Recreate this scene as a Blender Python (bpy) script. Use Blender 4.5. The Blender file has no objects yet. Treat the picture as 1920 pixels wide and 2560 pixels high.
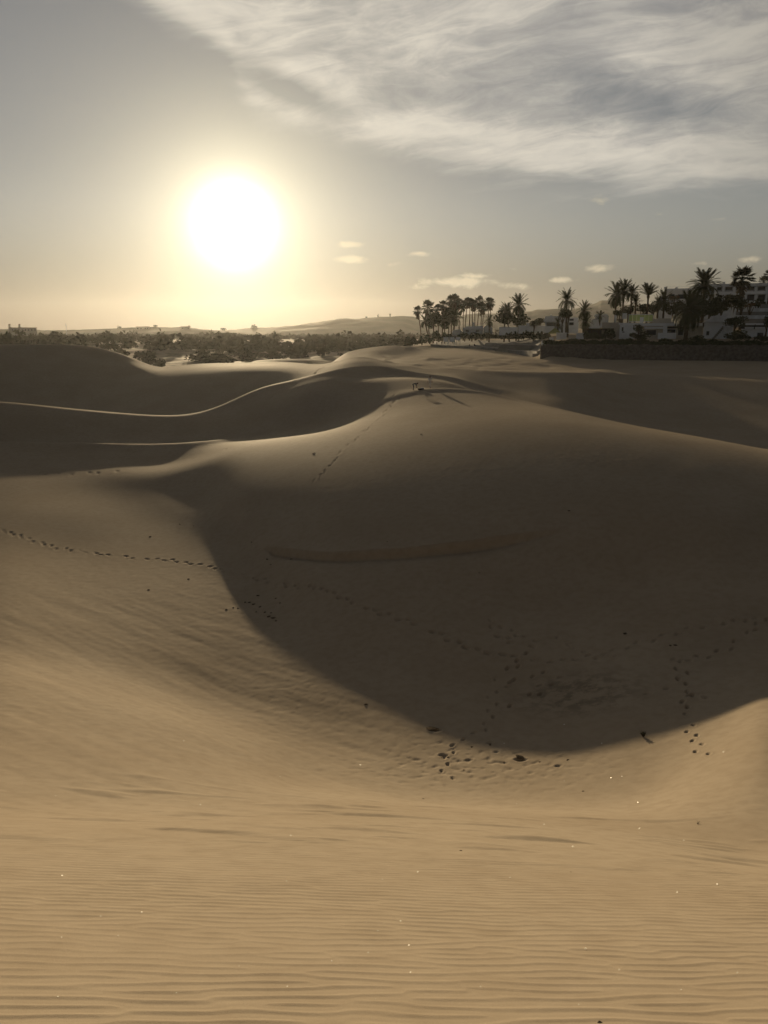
import bpy, math, random
import numpy as np
from mathutils import Vector, Matrix, Euler

R = math.radians
random.seed(7)
rng = np.random.default_rng(11)
scene = bpy.context.scene
COL = scene.collection

# ------------------------------------------------------------------ camera
F = 1998.0                      # focal length in photograph pixels (1920 x 2560)
PITCH = R(12.6)
cam_data = bpy.data.cameras.new('camera')
cam = bpy.data.objects.new('camera', cam_data)
COL.objects.link(cam)
cam.location = (0, 0, 0)
cam.rotation_euler = (R(90) - PITCH, 0, 0)
cam_data.sensor_fit = 'VERTICAL'
cam_data.sensor_height = 24.0
cam_data.lens = 24.0 * F / 2560.0
cam_data.clip_start = 0.05
cam_data.clip_end = 40000
scene.camera = cam

def pix(u, v):
    """photograph pixel -> azimuth (rad, right positive), tan(elevation)"""
    xc = (u - 960.0) / F
    yc = (1280.0 - v) / F
    Y = math.cos(PITCH) + yc * math.sin(PITCH)
    Z = -math.sin(PITCH) + yc * math.cos(PITCH)
    return math.atan2(xc, Y), Z / math.hypot(xc, Y)

def W(u, v, r):
    a, t = pix(u, v)
    return Vector((r * math.sin(a), r * math.cos(a), r * t))

# ------------------------------------------------------------------ light
SUN_AZ, SUN_T = pix(585, 560)
SUN_EL = math.atan(SUN_T)
SUN_STRENGTH = 5.0
SKY_STRENGTH = 0.05
sun_data = bpy.data.lights.new('sun', 'SUN')
sun_data.energy = SUN_STRENGTH
sun_data.angle = R(0.55)
sun_data.color = (1.0, 0.775, 0.475)
sun = bpy.data.objects.new('sun', sun_data)
COL.objects.link(sun)
sdir = Vector((math.sin(SUN_AZ) * math.cos(SUN_EL), math.cos(SUN_AZ) * math.cos(SUN_EL), math.sin(SUN_EL)))
sun.rotation_euler = sdir.to_track_quat('Z', 'Y').to_euler()
sun.location = sdir * 200

scene.view_settings.view_transform = 'Standard'
scene.view_settings.look = 'None'
scene.view_settings.gamma = 1.0
scene.view_settings.use_curve_mapping = False
scene.view_settings.exposure = 0.05
scene.cycles.use_denoising = True
scene.cycles.max_bounces = 3
scene.cycles.diffuse_bounces = 2
scene.cycles.glossy_bounces = 1
scene.cycles.use_adaptive_sampling = True
scene.cycles.adaptive_threshold = 0.02
scene.cycles.transparent_max_bounces = 8
scene.cycles.volume_bounces = 0
scene.cycles.sample_clamp_indirect = 8.0

# node helpers ------------------------------------------------------
class NT:
    def __init__(self, tree):
        self.t = tree
        self.n = tree.nodes
        self.l = tree.links
    def put(self, sock, val):
        if val is None:
            return
        if isinstance(val, bpy.types.NodeSocket):
            self.l.new(val, sock)
        elif isinstance(val, (tuple, list)):
            val = tuple(val)
            if sock.type == 'RGBA' and len(val) == 3:
                val = val + (1.0,)
            sock.default_value = val
        else:
            sock.default_value = val
    def math(self, op, a, b=None, c=None, clamp=False):
        n = self.n.new('ShaderNodeMath')
        n.operation = op
        n.use_clamp = clamp
        self.put(n.inputs[0], a)
        self.put(n.inputs[1], b)
        self.put(n.inputs[2], c)
        return n.outputs[0]
    def vmath(self, op, a, b=None, c=None, scale=None):
        n = self.n.new('ShaderNodeVectorMath')
        n.operation = op
        self.put(n.inputs[0], a)
        if b is not None: self.put(n.inputs[1], b)
        if c is not None: self.put(n.inputs[2], c)
        if scale is not None: self.put(n.inputs[3], scale)
        return n.outputs['Value'] if op in ('LENGTH', 'DISTANCE', 'DOT_PRODUCT') else n.outputs[0]
    def smooth(self, x, a, b, lo=0.0, hi=1.0):
        n = self.n.new('ShaderNodeMapRange')
        n.interpolation_type = 'SMOOTHSTEP'
        self.put(n.inputs[0], x)
        n.inputs[1].default_value = a
        n.inputs[2].default_value = b
        n.inputs[3].default_value = lo
        n.inputs[4].default_value = hi
        return n.outputs[0]
    def noise(self, vec, scale, detail=4, rough=0.5, dist=0.0, lac=2.0):
        n = self.n.new('ShaderNodeTexNoise')
        self.put(n.inputs['Vector'], vec)
        n.inputs['Scale'].default_value = scale
        n.inputs['Detail'].default_value = detail
        n.inputs['Roughness'].default_value = rough
        n.inputs['Distortion'].default_value = dist
        n.inputs['Lacunarity'].default_value = lac
        return n.outputs[0]
    def mix(self, f, a, b, mode='MIX'):
        n = self.n.new('ShaderNodeMix')
        n.data_type = 'RGBA'
        n.blend_type = mode
        self.put(n.inputs[0], f)
        self.put(n.inputs[6], a)
        self.put(n.inputs[7], b)
        return n.outputs[2]
    def xyz(self, v):
        n = self.n.new('ShaderNodeSeparateXYZ')
        self.put(n.inputs[0], v)
        return n.outputs
    def comb(self, x, y, z):
        n = self.n.new('ShaderNodeCombineXYZ')
        self.put(n.inputs[0], x)
        self.put(n.inputs[1], y)
        self.put(n.inputs[2], z)
        return n.outputs[0]

# ------------------------------------------------------------------ world
world = bpy.data.worlds.new('World')
scene.world = world
world.use_nodes = True
wt = NT(world.node_tree)
wt.n.clear()
w_out = wt.n.new('ShaderNodeOutputWorld')
w_bg = wt.n.new('ShaderNodeBackground')
wt.l.new(w_bg.outputs[0], w_out.inputs[0])
sky = wt.n.new('ShaderNodeTexSky')
sky.sky_type = 'NISHITA'
sky.sun_disc = False
sky.sun_elevation = SUN_EL
sky.sun_rotation = SUN_AZ
sky.altitude = 0
sky.air_density = 1.0
sky.dust_density = 0.06
sky.ozone_density = 1.0
gen = wt.n.new('ShaderNodeTexCoord').outputs['Generated']
dirv = wt.vmath('NORMALIZE', gen)
dx, dy, dz = wt.xyz(dirv)
DEG = 180.0 / math.pi
el = wt.math('MULTIPLY', wt.math('ARCSINE', dz), DEG)
az = wt.math('MULTIPLY', wt.math('ARCTAN2', dx, dy), DEG)
hsv = wt.n.new('ShaderNodeHueSaturation')
hsv.inputs['Saturation'].default_value = 0.46
hsv.inputs['Value'].default_value = 1.0
wt.l.new(sky.outputs[0], hsv.inputs['Color'])
base = wt.vmath('MULTIPLY', hsv.outputs[0], (SKY_STRENGTH * 1.04, SKY_STRENGTH * 0.965, SKY_STRENGTH * 0.955))
base = wt.vmath('SCALE', base, scale=wt.smooth(el, -2.0, 9.0, 0.10, 1.0))      # dust dims the sky towards the horizon
# glow painted into the sky, camera bloom included: forward scattering round the sun (the aureole) and the low sun itself
cosang = wt.vmath('DOT_PRODUCT', dirv, tuple(sdir))
ang = wt.math('MULTIPLY', wt.math('ARCCOSINE', wt.math('MINIMUM', cosang, 1.0)), DEG)
core = wt.math('EXPONENT', wt.math('MULTIPLY', wt.math('POWER', wt.math('DIVIDE', ang, 1.85), 2.0), -1.0))
mid_ = wt.math('EXPONENT', wt.math('DIVIDE', ang, -3.3))
wide = wt.math('EXPONENT', wt.math('DIVIDE', ang, -13.0))
glow = wt.vmath('ADD', wt.vmath('SCALE', (2.6, 2.4, 1.9), scale=core), wt.vmath('SCALE', (1.6, 1.40, 0.88), scale=mid_))
glow = wt.vmath('ADD', glow, wt.vmath('SCALE', (0.10, 0.080, 0.040), scale=wide))
skyc = wt.vmath('ADD', base, glow)

def dpix(u, v):
    a, t = pix(u, v)
    return a * DEG, math.degrees(math.atan(t))

# high cloud sheet (upper right) on a cloud plane so that it foreshortens to the horizon
zz = wt.math('ADD', wt.math('MAXIMUM', dz, 0.0), 0.14)
cp = wt.comb(wt.math('DIVIDE', dx, zz), wt.math('DIVIDE', dy, zz), 0.0)
rot = wt.n.new('ShaderNodeVectorRotate')
rot.rotation_type = 'Z_AXIS'
rot.inputs['Angle'].default_value = R(28)
wt.l.new(cp, rot.inputs['Vector'])
cpr = rot.outputs[0]
warp = wt.n.new('ShaderNodeTexNoise')
warp.inputs['Scale'].default_value = 1.3
warp.inputs['Detail'].default_value = 4
wt.l.new(cp, warp.inputs['Vector'])
wv = wt.vmath('SCALE', wt.vmath('SUBTRACT', warp.outputs['Color'], (0.5, 0.5, 0.5)), scale=0.55)
cst = wt.vmath('MULTIPLY', wt.vmath('ADD', cpr, wv), (0.85, 1.45, 1.0))
f_big = wt.noise(wt.vmath('ADD', cp, wv), 1.5, 3, 0.55, 0.2)
f_str = wt.noise(cst, 2.0, 6, 0.60, 0.15)
f_fine = wt.noise(wt.vmath('ADD', cp, wv), 6.5, 6, 0.66, 0.3)
bpts = [(-900, -700), (-200, -300), (290, -20), (440, 80), (560, 165), (625, 255), (800, 325), (1000, 390), (1250, 435), (1600, 465), (1920, 470), (2600, 480)]
ramp = wt.n.new('ShaderNodeFloatCurve')
crv = ramp.mapping.curves[0]
pp = []
for (u, v) in bpts:
    a_, e_ = dpix(u, v)
    pp.append(((a_ + 60) / 120.0, e_ / 60.0))
while len(crv.points) < len(pp):
    crv.points.new(0.5, 0.5)
for i, (x_, y_) in enumerate(pp):
    crv.points[i].location = (min(max(x_, 0.0), 1.0), min(max(y_, 0.0), 1.0))
ramp.mapping.update()
wt.put(ramp.inputs['Value'], wt.math('DIVIDE', wt.math('ADD', az, 60.0), 120.0, clamp=True))
eb = wt.math('MULTIPLY', ramp.outputs[0], 60.0)
over = wt.math('SUBTRACT', el, eb)
over = wt.math('ADD', over, wt.math('MULTIPLY', wt.math('SUBTRACT', f_str, 0.5), 5.0))
sheet = wt.smooth(over, -0.9, 2.0)
dens = wt.math('ADD', wt.math('MULTIPLY', wt.math('SUBTRACT', f_str, 0.42), 1.5), wt.math('MULTIPLY', wt.math('SUBTRACT', f_big, 0.45), 1.3))
dens = wt.math('ADD', dens, wt.math('MULTIPLY', wt.math('SUBTRACT', f_fine, 0.5), 0.6))
f_fib = wt.noise(wt.vmath('MULTIPLY', wt.vmath('ADD', cpr, wt.vmath('SCALE', wv, scale=0.7)), (0.65, 1.8, 1.0)), 4.6, 7, 0.66, 0.9)
dens = wt.math('ADD', dens, wt.math('MULTIPLY', wt.math('SUBTRACT', f_fib, 0.5), 0.7))
dens = wt.math('ADD', dens, 0.54)
# places where the sheet is thin or thick, as directions
def spot(u, v, wu, wv_, rotdeg=0.0):
    a0, e0 = dpix(u, v)
    da = wt.math('SUBTRACT', az, a0)
    de = wt.math('SUBTRACT', el, e0)
    c, s = math.cos(R(rotdeg)), math.sin(R(rotdeg))
    k = DEG / F
    xa = wt.math('ADD', wt.math('MULTIPLY', da, c), wt.math('MULTIPLY', de, s))
    ya = wt.math('ADD', wt.math('MULTIPLY', da, -s), wt.math('MULTIPLY', de, c))
    q = wt.math('ADD', wt.math('POWER', wt.math('DIVIDE', xa, wu * k), 2.0), wt.math('POWER', wt.math('DIVIDE', ya, wv_ * k), 2.0))
    return wt.math('EXPONENT', wt.math('MULTIPLY', q, -1.0))
for (u, v, a_, b_, ro, am) in ((735, 235, 165, 36, 18, -1.5), (1000, 245, 150, 40, 4, -0.7), (1720, 265, 200, 35, 8, -0.35), (1500, 190, 260, 45, 15, -0.3),
                               (1150, 330, 420, 55, 8, 0.35), (1600, 420, 400, 45, 2, 0.35), (700, 110, 220, 55, 35, 0.35), (1650, 110, 260, 45, 0, 0.3), (1050, 60, 240, 60, 0, 0.15)):
    dens = wt.math('ADD', dens, wt.math('MULTIPLY', spot(u, v, a_, b_, -ro), am))
rim = wt.math('MULTIPLY', wt.smooth(over, 0.0, 0.9), wt.smooth(over, 3.4, 1.2))
dens = wt.math('ADD', dens, wt.math('MULTIPLY', rim, 0.35))
alpha = wt.math('MULTIPLY', sheet, wt.math('MINIMUM', wt.math('MAXIMUM', dens, 0.0), 1.0))
# small low cumulus
puffs = None
for (u, v, a_, b_, am) in ((876, 611, 34, 10, 1.0), (872, 649, 48, 11, 1.0), (1052, 634, 30, 8, .9), (985, 660, 38, 9, .5), (1140, 706, 95, 15, 1.0), (1290, 714, 45, 12, .8),
                           (1402, 700, 36, 9, .9), (1498, 671, 32, 11, 1.0), (1740, 659, 26, 7, .6), (1870, 648, 36, 9, .7), (1496, 500, 40, 18, .45), (1068, 715, 60, 9, .5), (1280, 672, 22, 6, .4), (1690, 535, 90, 10, .3), (1790, 548, 70, 8, .3), (1190, 690, 50, 9, .7)):
    s_ = wt.math('MULTIPLY', spot(u, v, a_, b_), am)
    puffs = s_ if puffs is None else wt.math('MAXIMUM', puffs, s_)
aev = wt.comb(wt.math('MULTIPLY', az, 0.55), el, 0.0)
f_p = wt.noise(aev, 1.1, 4, 0.62, 0.3)
pa = wt.smooth(wt.math('ADD', puffs, wt.math('MULTIPLY', wt.math('SUBTRACT', f_p, 0.5), 1.5)), 0.30, 0.95)
pa = wt.math('MULTIPLY', pa, wt.math('MULTIPLY', wt.smooth(puffs, 0.03, 0.3), 0.75))
near = wt.math('EXPONENT', wt.math('DIVIDE', ang, -16.0))
shade = wt.smooth(wt.math('ADD', wt.math('MULTIPLY', f_fine, 0.35), wt.math('ADD', wt.math('MULTIPLY', f_fib, 0.45), wt.math('ADD', wt.math('MULTIPLY', f_big, 0.35), wt.math('MULTIPLY', rim, 0.08)))), 0.42, 0.74)
cl_dark = (0.35, 0.332, 0.312)
cl_lite = (0.56, 0.52, 0.45)
phase = wt.math('MINIMUM', wt.math('EXPONENT', wt.math('DIVIDE', wt.math('SUBTRACT', ang, 30.0), -24.0)), 1.15)
ccol = wt.vmath('SCALE', wt.mix(shade, cl_dark, cl_lite), scale=phase)
ccol = wt.vmath('ADD', ccol, wt.vmath('SCALE', (0.30, 0.26, 0.17), scale=near))
pcol = wt.vmath('ADD', (0.50, 0.42, 0.30), wt.vmath('SCALE', (0.55, 0.48, 0.30), scale=near))
final = wt.mix(wt.math('MULTIPLY', alpha, 0.80), skyc, ccol)
final = wt.mix(pa, final, pcol)
wt.l.new(final, w_bg.inputs['Color'])
w_bg.inputs['Strength'].default_value = 1.0
world.cycles.sampling_method = 'MANUAL'
world.cycles.sample_map_resolution = 1024

# ------------------------------------------------------------------ helpers
def link(o):
    COL.objects.link(o)
    return o

def tag(o, label=None, cat=None, group=None, kind=None):
    if label: o['label'] = label
    if cat: o['category'] = cat
    if group: o['group'] = group
    if kind: o['kind'] = kind
    return o

def empty(name, loc, yaw=0.0, label=None, cat=None, group=None):
    o = bpy.data.objects.new(name, None)
    o.location = loc
    o.rotation_euler = (0, 0, yaw)
    o.empty_display_size = 0.3
    link(o)
    return tag(o, label, cat, group)

def mesh_obj(name, verts, faces, mat=None, parent=None, smooth=False):
    me = bpy.data.meshes.new(name)
    me.from_pydata([tuple(v) for v in verts], [], faces)
    if smooth:
        me.polygons.foreach_set('use_smooth', [True] * len(me.polygons))
    me.update()
    if mat is not None: me.materials.append(mat)
    o = bpy.data.objects.new(name, me)
    link(o)
    if parent is not None: o.parent = parent
    return o

class MB:
    """collects simple shapes into one mesh"""
    def __init__(self):
        self.v = []; self.f = []
    def add(self, verts, faces):
        o = len(self.v)
        self.v += [tuple(p) for p in verts]
        self.f += [tuple(i + o for i in f) for f in faces]
        return self
    def box(self, x0, x1, y0, y1, z0, z1):
        v = [(x0, y0, z0), (x1, y0, z0), (x1, y1, z0), (x0, y1, z0), (x0, y0, z1), (x1, y0, z1), (x1, y1, z1), (x0, y1, z1)]
        return self.add(v, [(0, 3, 2, 1), (4, 5, 6, 7), (0, 1, 5, 4), (1, 2, 6, 5), (2, 3, 7, 6), (3, 0, 4, 7)])
    def prism(self, pts, y0, y1):
        """polygon in x,z pushed along y"""
        n = len(pts)
        v = [(x, y0, z) for x, z in pts] + [(x, y1, z) for x, z in pts]
        f = [tuple(range(n)), tuple(range(2 * n - 1, n - 1, -1))]
        f += [(i, i + n, (i + 1) % n + n, (i + 1) % n) for i in range(n)]
        return self.add(v, f)
    def tube(self, pts, rad, n=7, cap=True):
        rings = []
        for i, p in enumerate(pts):
            p = Vector(p)
            a = Vector(pts[max(i - 1, 0)]); b = Vector(pts[min(i + 1, len(pts) - 1)])
            t = (b - a).normalized()
            s = t.cross(Vector((0.31, 0.87, 0.12))).normalized()
            w = t.cross(s)
            r = rad[i] if isinstance(rad, (list, tuple)) else rad
            rings.append([p + (s * math.cos(2 * math.pi * k / n) + w * math.sin(2 * math.pi * k / n)) * r for k in range(n)])
        v = [q for ring in rings for q in ring]
        f = []
        for i in range(len(rings) - 1):
            for k in range(n):
                f.append((i * n + k, i * n + (k + 1) % n, (i + 1) * n + (k + 1) % n, (i + 1) * n + k))
        if cap:
            f.append(tuple(range(n - 1, -1, -1)))
            f.append(tuple((len(rings) - 1) * n + k for k in range(n)))
        return self.add(v, f)
    def build(self, name, mat, parent=None, smooth=False):
        return mesh_obj(name, self.v, self.f, mat, parent, smooth)
    def mesh(self, name, mat, smooth=False):
        me = bpy.data.meshes.new(name)
        me.from_pydata(self.v, [], self.f)
        if smooth:
            me.polygons.foreach_set('use_smooth', [True] * len(me.polygons))
        me.update()
        me.materials.append(mat)
        return me

def inst(name, me, parent=None, loc=(0, 0, 0), rot=(0, 0, 0), scale=(1, 1, 1)):
    o = bpy.data.objects.new(name, me)
    o.location = loc
    o.rotation_euler = rot
    o.scale = scale
    link(o)
    if parent is not None: o.parent = parent
    return o

def material(name, col, rough=0.85, spec=0.25, var=0.0, vscale=1.0, bump=0.0, bscale=20.0, col2=None, metallic=0.0, trans=0.0):
    m = bpy.data.materials.new(name)
    m.use_nodes = True
    nt = NT(m.node_tree)
    b = nt.n['Principled BSDF']
    b.inputs['Roughness'].default_value = rough
    b.inputs['Specular IOR Level'].default_value = spec
    b.inputs['Metallic'].default_value = metallic
    co = nt.n.new('ShaderNodeTexCoord').outputs['Object']
    if var or col2:
        nz = nt.noise(co, vscale, 5, 0.6)
        c2 = col2 if col2 else tuple(c * (1 - var) for c in col)
        nt.put(b.inputs['Base Color'], nt.mix(nt.smooth(nz, 0.32, 0.68), col, c2))
    else:
        nt.put(b.inputs['Base Color'], col)
    if bump:
        bn = nt.n.new('ShaderNodeBump')
        bn.inputs['Strength'].default_value = bump
        bn.inputs['Distance'].default_value = 0.05
        nt.put(bn.inputs['Height'], nt.noise(co, bscale, 4, 0.6))
        nt.put(b.inputs['Normal'], bn.outputs[0])
    return m

# numpy gradient noise ------------------------------------------------
_perm = rng.permutation(256)
_perm = np.concatenate([_perm, _perm])
_grad = np.stack([np.cos(np.arange(16) * math.pi / 8), np.sin(np.arange(16) * math.pi / 8)], 1)
def perlin(x, y):
    xi = np.floor(x).astype(np.int64); yi = np.floor(y).astype(np.int64)
    xf = x - xi; yf = y - yi
    u = xf * xf * xf * (xf * (xf * 6 - 15) + 10); v = yf * yf * yf * (yf * (yf * 6 - 15) + 10)
    def g(ix, iy, fx, fy):
        h = _perm[(_perm[ix & 255] + iy) & 255] & 15
        return _grad[h, 0] * fx + _grad[h, 1] * fy
    n00 = g(xi, yi, xf, yf); n10 = g(xi + 1, yi, xf - 1, yf)
    n01 = g(xi, yi + 1, xf, yf - 1); n11 = g(xi + 1, yi + 1, xf - 1, yf - 1)
    a = n00 + u * (n10 - n00); b = n01 + u * (n11 - n01)
    return (a + v * (b - a)) * 1.5
def fbm(x, y, o=4, lac=2.03, gain=0.5):
    s = 0; a = 1.0
    for i in range(o):
        s = s + a * perlin(x + 17.3 * i, y - 9.1 * i)
        x = x * lac; y = y * lac; a *= gain
    return s
def sstep(x, a, b):
    t = np.clip((x - a) / (b - a), 0, 1)
    return t * t * (3 - 2 * t)

def pchip(xk, yk, x):
    h = np.diff(xk); dl = np.diff(yk) / h
    d = np.zeros_like(yk)
    w1 = 2 * h[1:] + h[:-1]; w2 = h[1:] + 2 * h[:-1]
    ok = dl[:-1] * dl[1:] > 0
    with np.errstate(divide='ignore', invalid='ignore'):
        hm = (w1 + w2) / (w1 / dl[:-1] + w2 / dl[1:])
    d[1:-1] = np.where(ok, hm, 0.0)
    d[0] = dl[0]; d[-1] = dl[-1]
    x = np.clip(x, xk[0], xk[-1])
    i = np.clip(np.searchsorted(xk, x) - 1, 0, len(xk) - 2)
    t = (x - xk[i]) / h[i]
    t2 = t * t; t3 = t2 * t
    return (2 * t3 - 3 * t2 + 1) * yk[i] + (t3 - 2 * t2 + t) * h[i] * d[i] + (-2 * t3 + 3 * t2) * yk[i + 1] + (t3 - t2) * h[i] * d[i + 1]

# ------------------------------------------------------------------ the ground: lines of equal feature across the dunes
N_ = None
LINES = [
 # foot of the near slope
 [(0, 1720, 31.5), (200, 1760, 29.6), (400, 1812, 28.0), (600, 1872, 27.0), (800, 1930, 26), (1000, 1965, 25), (1200, 1985, 24.3), (1400, 1990, 24), (1600, 1968, 24.6), (1800, 1868, 27), (1920, 1775, 30)],
 # hollow, near side
 [(0, 1590, 43), (200, 1632, 40.5), (400, 1684, 38), (600, 1745, 35.3), (800, 1812, 31.8), (1000, 1860, 29.3), (1200, 1876, 28.5), (1400, 1880, 28.3), (1600, 1850, 29.0), (1800, 1765, 32), (1920, 1695, 35)],
 # hollow, far side
 [(0, 1378, 63), (200, 1400, 60.5), (400, 1430, 56.5), (600, 1502, 49), (800, 1602, 40.5), (1000, 1682, 36), (1200, 1730, 34), (1400, 1745, 33.5), (1600, 1720, 34), (1800, 1660, 37), (1920, 1612, 39.5)],
 # low face
 [(0, 1270, 76), (200, 1282, 74), (400, 1312, 69.5), (600, 1390, 57.5), (800, 1462, 46.8), (1000, 1490, 43.9), (1200, 1500, 43.3), (1400, 1500, 43.5), (1600, 1480, 44.2), (1800, 1432, 46), (1920, 1400, 48)],
 # mid face (the right part of these five lines is laid out by slope below)
 [(0, 1222, 83.5), (200, 1236, 81.3), (400, 1256, 76.5), (500, 1280, 70.5)],
 # lower roll-over
 [(0, 1208, 85.7), (200, 1222, 83.5), (330, 1232, 81), (400, 1238, 79), (500, 1246, 75.5)],
 # roll-over where the face turns to the sky
 [(0, 1196, 87.7), (200, 1210, 85.5), (330, 1216, 83), (400, 1222, 81.5), (500, 1212, 79.6)],
 # upper roll-over
 [(0, 1189, 89), (200, 1196, 88), (330, 1197, 85.5), (400, 1200, 84.2), (500, 1182, 83.2)],
 # lit back of the big dune
 [(0, 1182, 90.5), (200, 1182, 90), (300, 1177, 88.5), (400, 1174, 87.3), (500, 1152, 87)],
 # upper back
 [(0, 1174, 93), (200, 1172, 93), (400, 1167, 93.3)],
 # just under the brink
 [(0, 1106, 103.2), (200, 1111, 102.6), (330, 1116, 100.2), (400, 1116, 99.7), (600, 1101, 97.8), (740, 1084, 96), (800, 1074, 96.5), (900, 1034, 98), (1000, 1003, 99.5), (1060, 985, 101), (1100, 978, 101.5), (1200, 986, 100.5), (1300, 1006, 97), (1400, 1026, 89.5), (1600, 1069, 84.5), (1800, 1102, 78.2), (1920, 1126, 74.2)],
 # brink of the middle ridge / crest of the big dune
 [(0, 1098, 104), (200, 1103, 103.5), (330, 1108, 102.5), (400, 1108, 102), (600, 1093, 100), (740, 1077, 98.5), (800, 1066, 98.8), (900, 1020, 101), (1000, 985, 103), (1060, 971, 104), (1100, 968, 104), (1200, 976, 104), (1300, 1000, 100), (1400, 1022, 92), (1500, 1045, 89.5), (1600, 1066, 86.5), (1800, 1101, 79.8), (1920, 1125, 75.8)],
 # behind that brink
 [(0, N_, 107.5, -14.8), (200, N_, 107, -14.9), (400, N_, 106, -14.8), (600, N_, 104, -13.7), (740, N_, 102.5, -11.9), (800, 1052, 103), (900, 1003, 106), (1000, 972, 107), (1060, 965, 108), (1100, N_, 108, -7.8), (1200, N_, 108.5, -8.1), (1300, N_, 106, -9.3), (1400, N_, 99, -10.0), (1600, N_, 93, -10.6), (1800, N_, 86, -11.0), (1920, N_, 82, -11.2)],
 # second ridge
 [(0, 1050, 113), (200, 1062, 113), (400, 1072, 112), (600, 1040, 112), (732, 988, 110), (847, 963, 112), (925, 942, 115.5), (1002, 939, 119), (1060, 941, 120), (1137, 944, 121), (1200, N_, 122, -9.0), (1300, N_, 117, -10.6), (1400, N_, 112, -11.1), (1600, N_, 106, -12.6), (1800, N_, 99, -13.4), (1920, N_, 95, -13.8)],
 # behind second ridge
 [(0, 1020, 118), (200, 1037, 117), (400, 1050, 116.2), (600, 1018, 118.3), (732, 968, 116), (847, 944, 118.5), (925, N_, 121, -6.7), (1002, N_, 124, -7.0), (1060, N_, 125, -7.4), (1137, N_, 126, -8.1), (1200, N_, 130, -9.6), (1300, 993, 128), (1400, 1012, 120), (1600, 1045, 126), (1800, 1082, 121), (1920, 1105, 116.4)],
 # third ridge (the long curved rim)
 [(0, 1003, 121), (200, 1025, 119.5), (330, 1036, 119), (400, 1040, 118.5), (450, 1040, 118.5), (500, 1033, 119), (577, 1004, 121), (654, 967, 124), (732, 951, 121.5), (770, 940, 123), (828, 925, 125), (886, 913, 128.5), (925, 910, 131), (963, 913, 134), (1002, 922, 134), (1060, 933, 135), (1137, 941, 136), (1200, 965, 136), (1300, 982, 132.4), (1400, 998, 125.2), (1600, 1028, 131.5), (1800, 1056, 127), (1920, 1080, 121.8)],
 # behind third ridge / foot of the far bank
 [(0, N_, 165, -14.2), (200, N_, 162, -15.6), (400, N_, 150, -15.2), (500, N_, 148, -14.8), (600, N_, 160, -13.4), (700, N_, 156, -10.5), (800, N_, 141, -8.3), (886, N_, 140, -6.8), (925, N_, 141, -6.7), (963, N_, 141, -6.9), (1060, N_, 142, -7.6), (1137, 938, 143), (1200, 955, 143), (1300, 968, 138.3), (1400, 985, 130), (1600, 1010, 137.5), (1800, 1034, 132.6), (1920, 1052, 128.4)],
 # shoulder of the far dunes
 [(0, 945, 185), (200, 945, 185), (330, 950, 182), (400, 948, 176), (480, 942, 171.5), (600, 939, 169.5), (740, 936, 160), (800, 932, 149), (850, 914, 151), (905, 894, 157), (940, 905, 158), (1000, 912, 160), (1100, 925, 153), (1200, 940, 150), (1300, 950, 143.8), (1400, 957, 138), (1600, 973, 151.5), (1800, 990, 145.4), (1920, 1002, 142)],
 # big dark dune on the left, pale-topped dune beside it, bank on the right
 [(0, 860, 205), (150, 859, 205), (230, 864, 206), (300, 881, 207), (350, 899, 207), (385, 924, 203), (430, 918, 200), (480, 909, 200), (560, 907, 200), (640, 906, 197), (740, 905, 182), (800, 915, 167), (850, 900, 165), (880, 889, 166), (905, 882, 167), (940, 900, 168), (1000, 909, 170), (1100, 917, 162), (1200, 925, 157), (1300, 928, 151), (1400, 930, 147), (1500, 933, 158), (1600, 935, 165), (1800, 945, 160), (1920, 951, 158)],
 # behind them
 [(0, N_, 216, -5.5), (150, N_, 216, -5.5), (300, N_, 217, -8), (385, N_, 214, -11), (480, N_, 214, -9.5), (740, N_, 194, -8.5), (850, N_, 172, -7.5), (905, N_, 174, -7.0), (1000, 903, 182), (1100, 909, 182), (1200, 915, 178), (1400, 922, 175), (1600, 928, 176), (1800, 934, 172), (1920, 938, 170)],
 [(0, N_, 245, -11), (400, N_, 242, -12), (700, N_, 228, -11.5), (850, N_, 200, -9.5), (925, 899, 200), (1000, 894, 213), (1080, 887, 225), (1200, 890, 220), (1345, 899, 204), (1400, 904, 203), (1600, 907, 201), (1920, 911, 197)],
 # far hump, kerb of the promenade, head of the stone bank
 [(0, N_, 285, -13.5), (700, N_, 268, -13), (800, N_, 245, -11), (870, 880, 236), (925, 869, 240), (980, 864, 245), (1030, 867, 252), (1080, 868, 322), (1200, 872, 300), (1260, 879, 283), (1330, 893, 240), (1352, 893, 226), (1364, 866, 210), (1400, 863, 208), (1600, 863, 205.5), (1920, 864, 202)],
 [(0, N_, 340, -12.5), (700, N_, 330, -12.5), (870, N_, 300, -13), (925, N_, 285, -9), (980, N_, 285, -6.5), (1030, 866, 330), (1080, 862, 350), (1200, 853, 370), (1345, 847, 330), (1400, 847, 240), (1600, 848, 230), (1920, 850, 222)],
 [(0, N_, 420, -10.8), (870, N_, 420, -10.8), (980, N_, 420, -10), (1030, N_, 430, -8), (1080, 851, 430), (1200, 842, 430), (1345, 838, 400), (1400, 836, 330), (1600, 828, 300), (1920, 795, 300)],
 [(0, N_, 700, -6.5), (980, N_, 700, -6.5), (1080, N_, 700, -5), (1400, N_, 700, 3), (1920, N_, 700, 12)],
 [(0, N_, 1500, -7), (1080, N_, 1500, -7), (1400, N_, 1500, 0), (1920, N_, 1500, 10)],
 [(0, N_, 3400, -12), (1920, N_, 3400, -12)],
]
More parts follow.
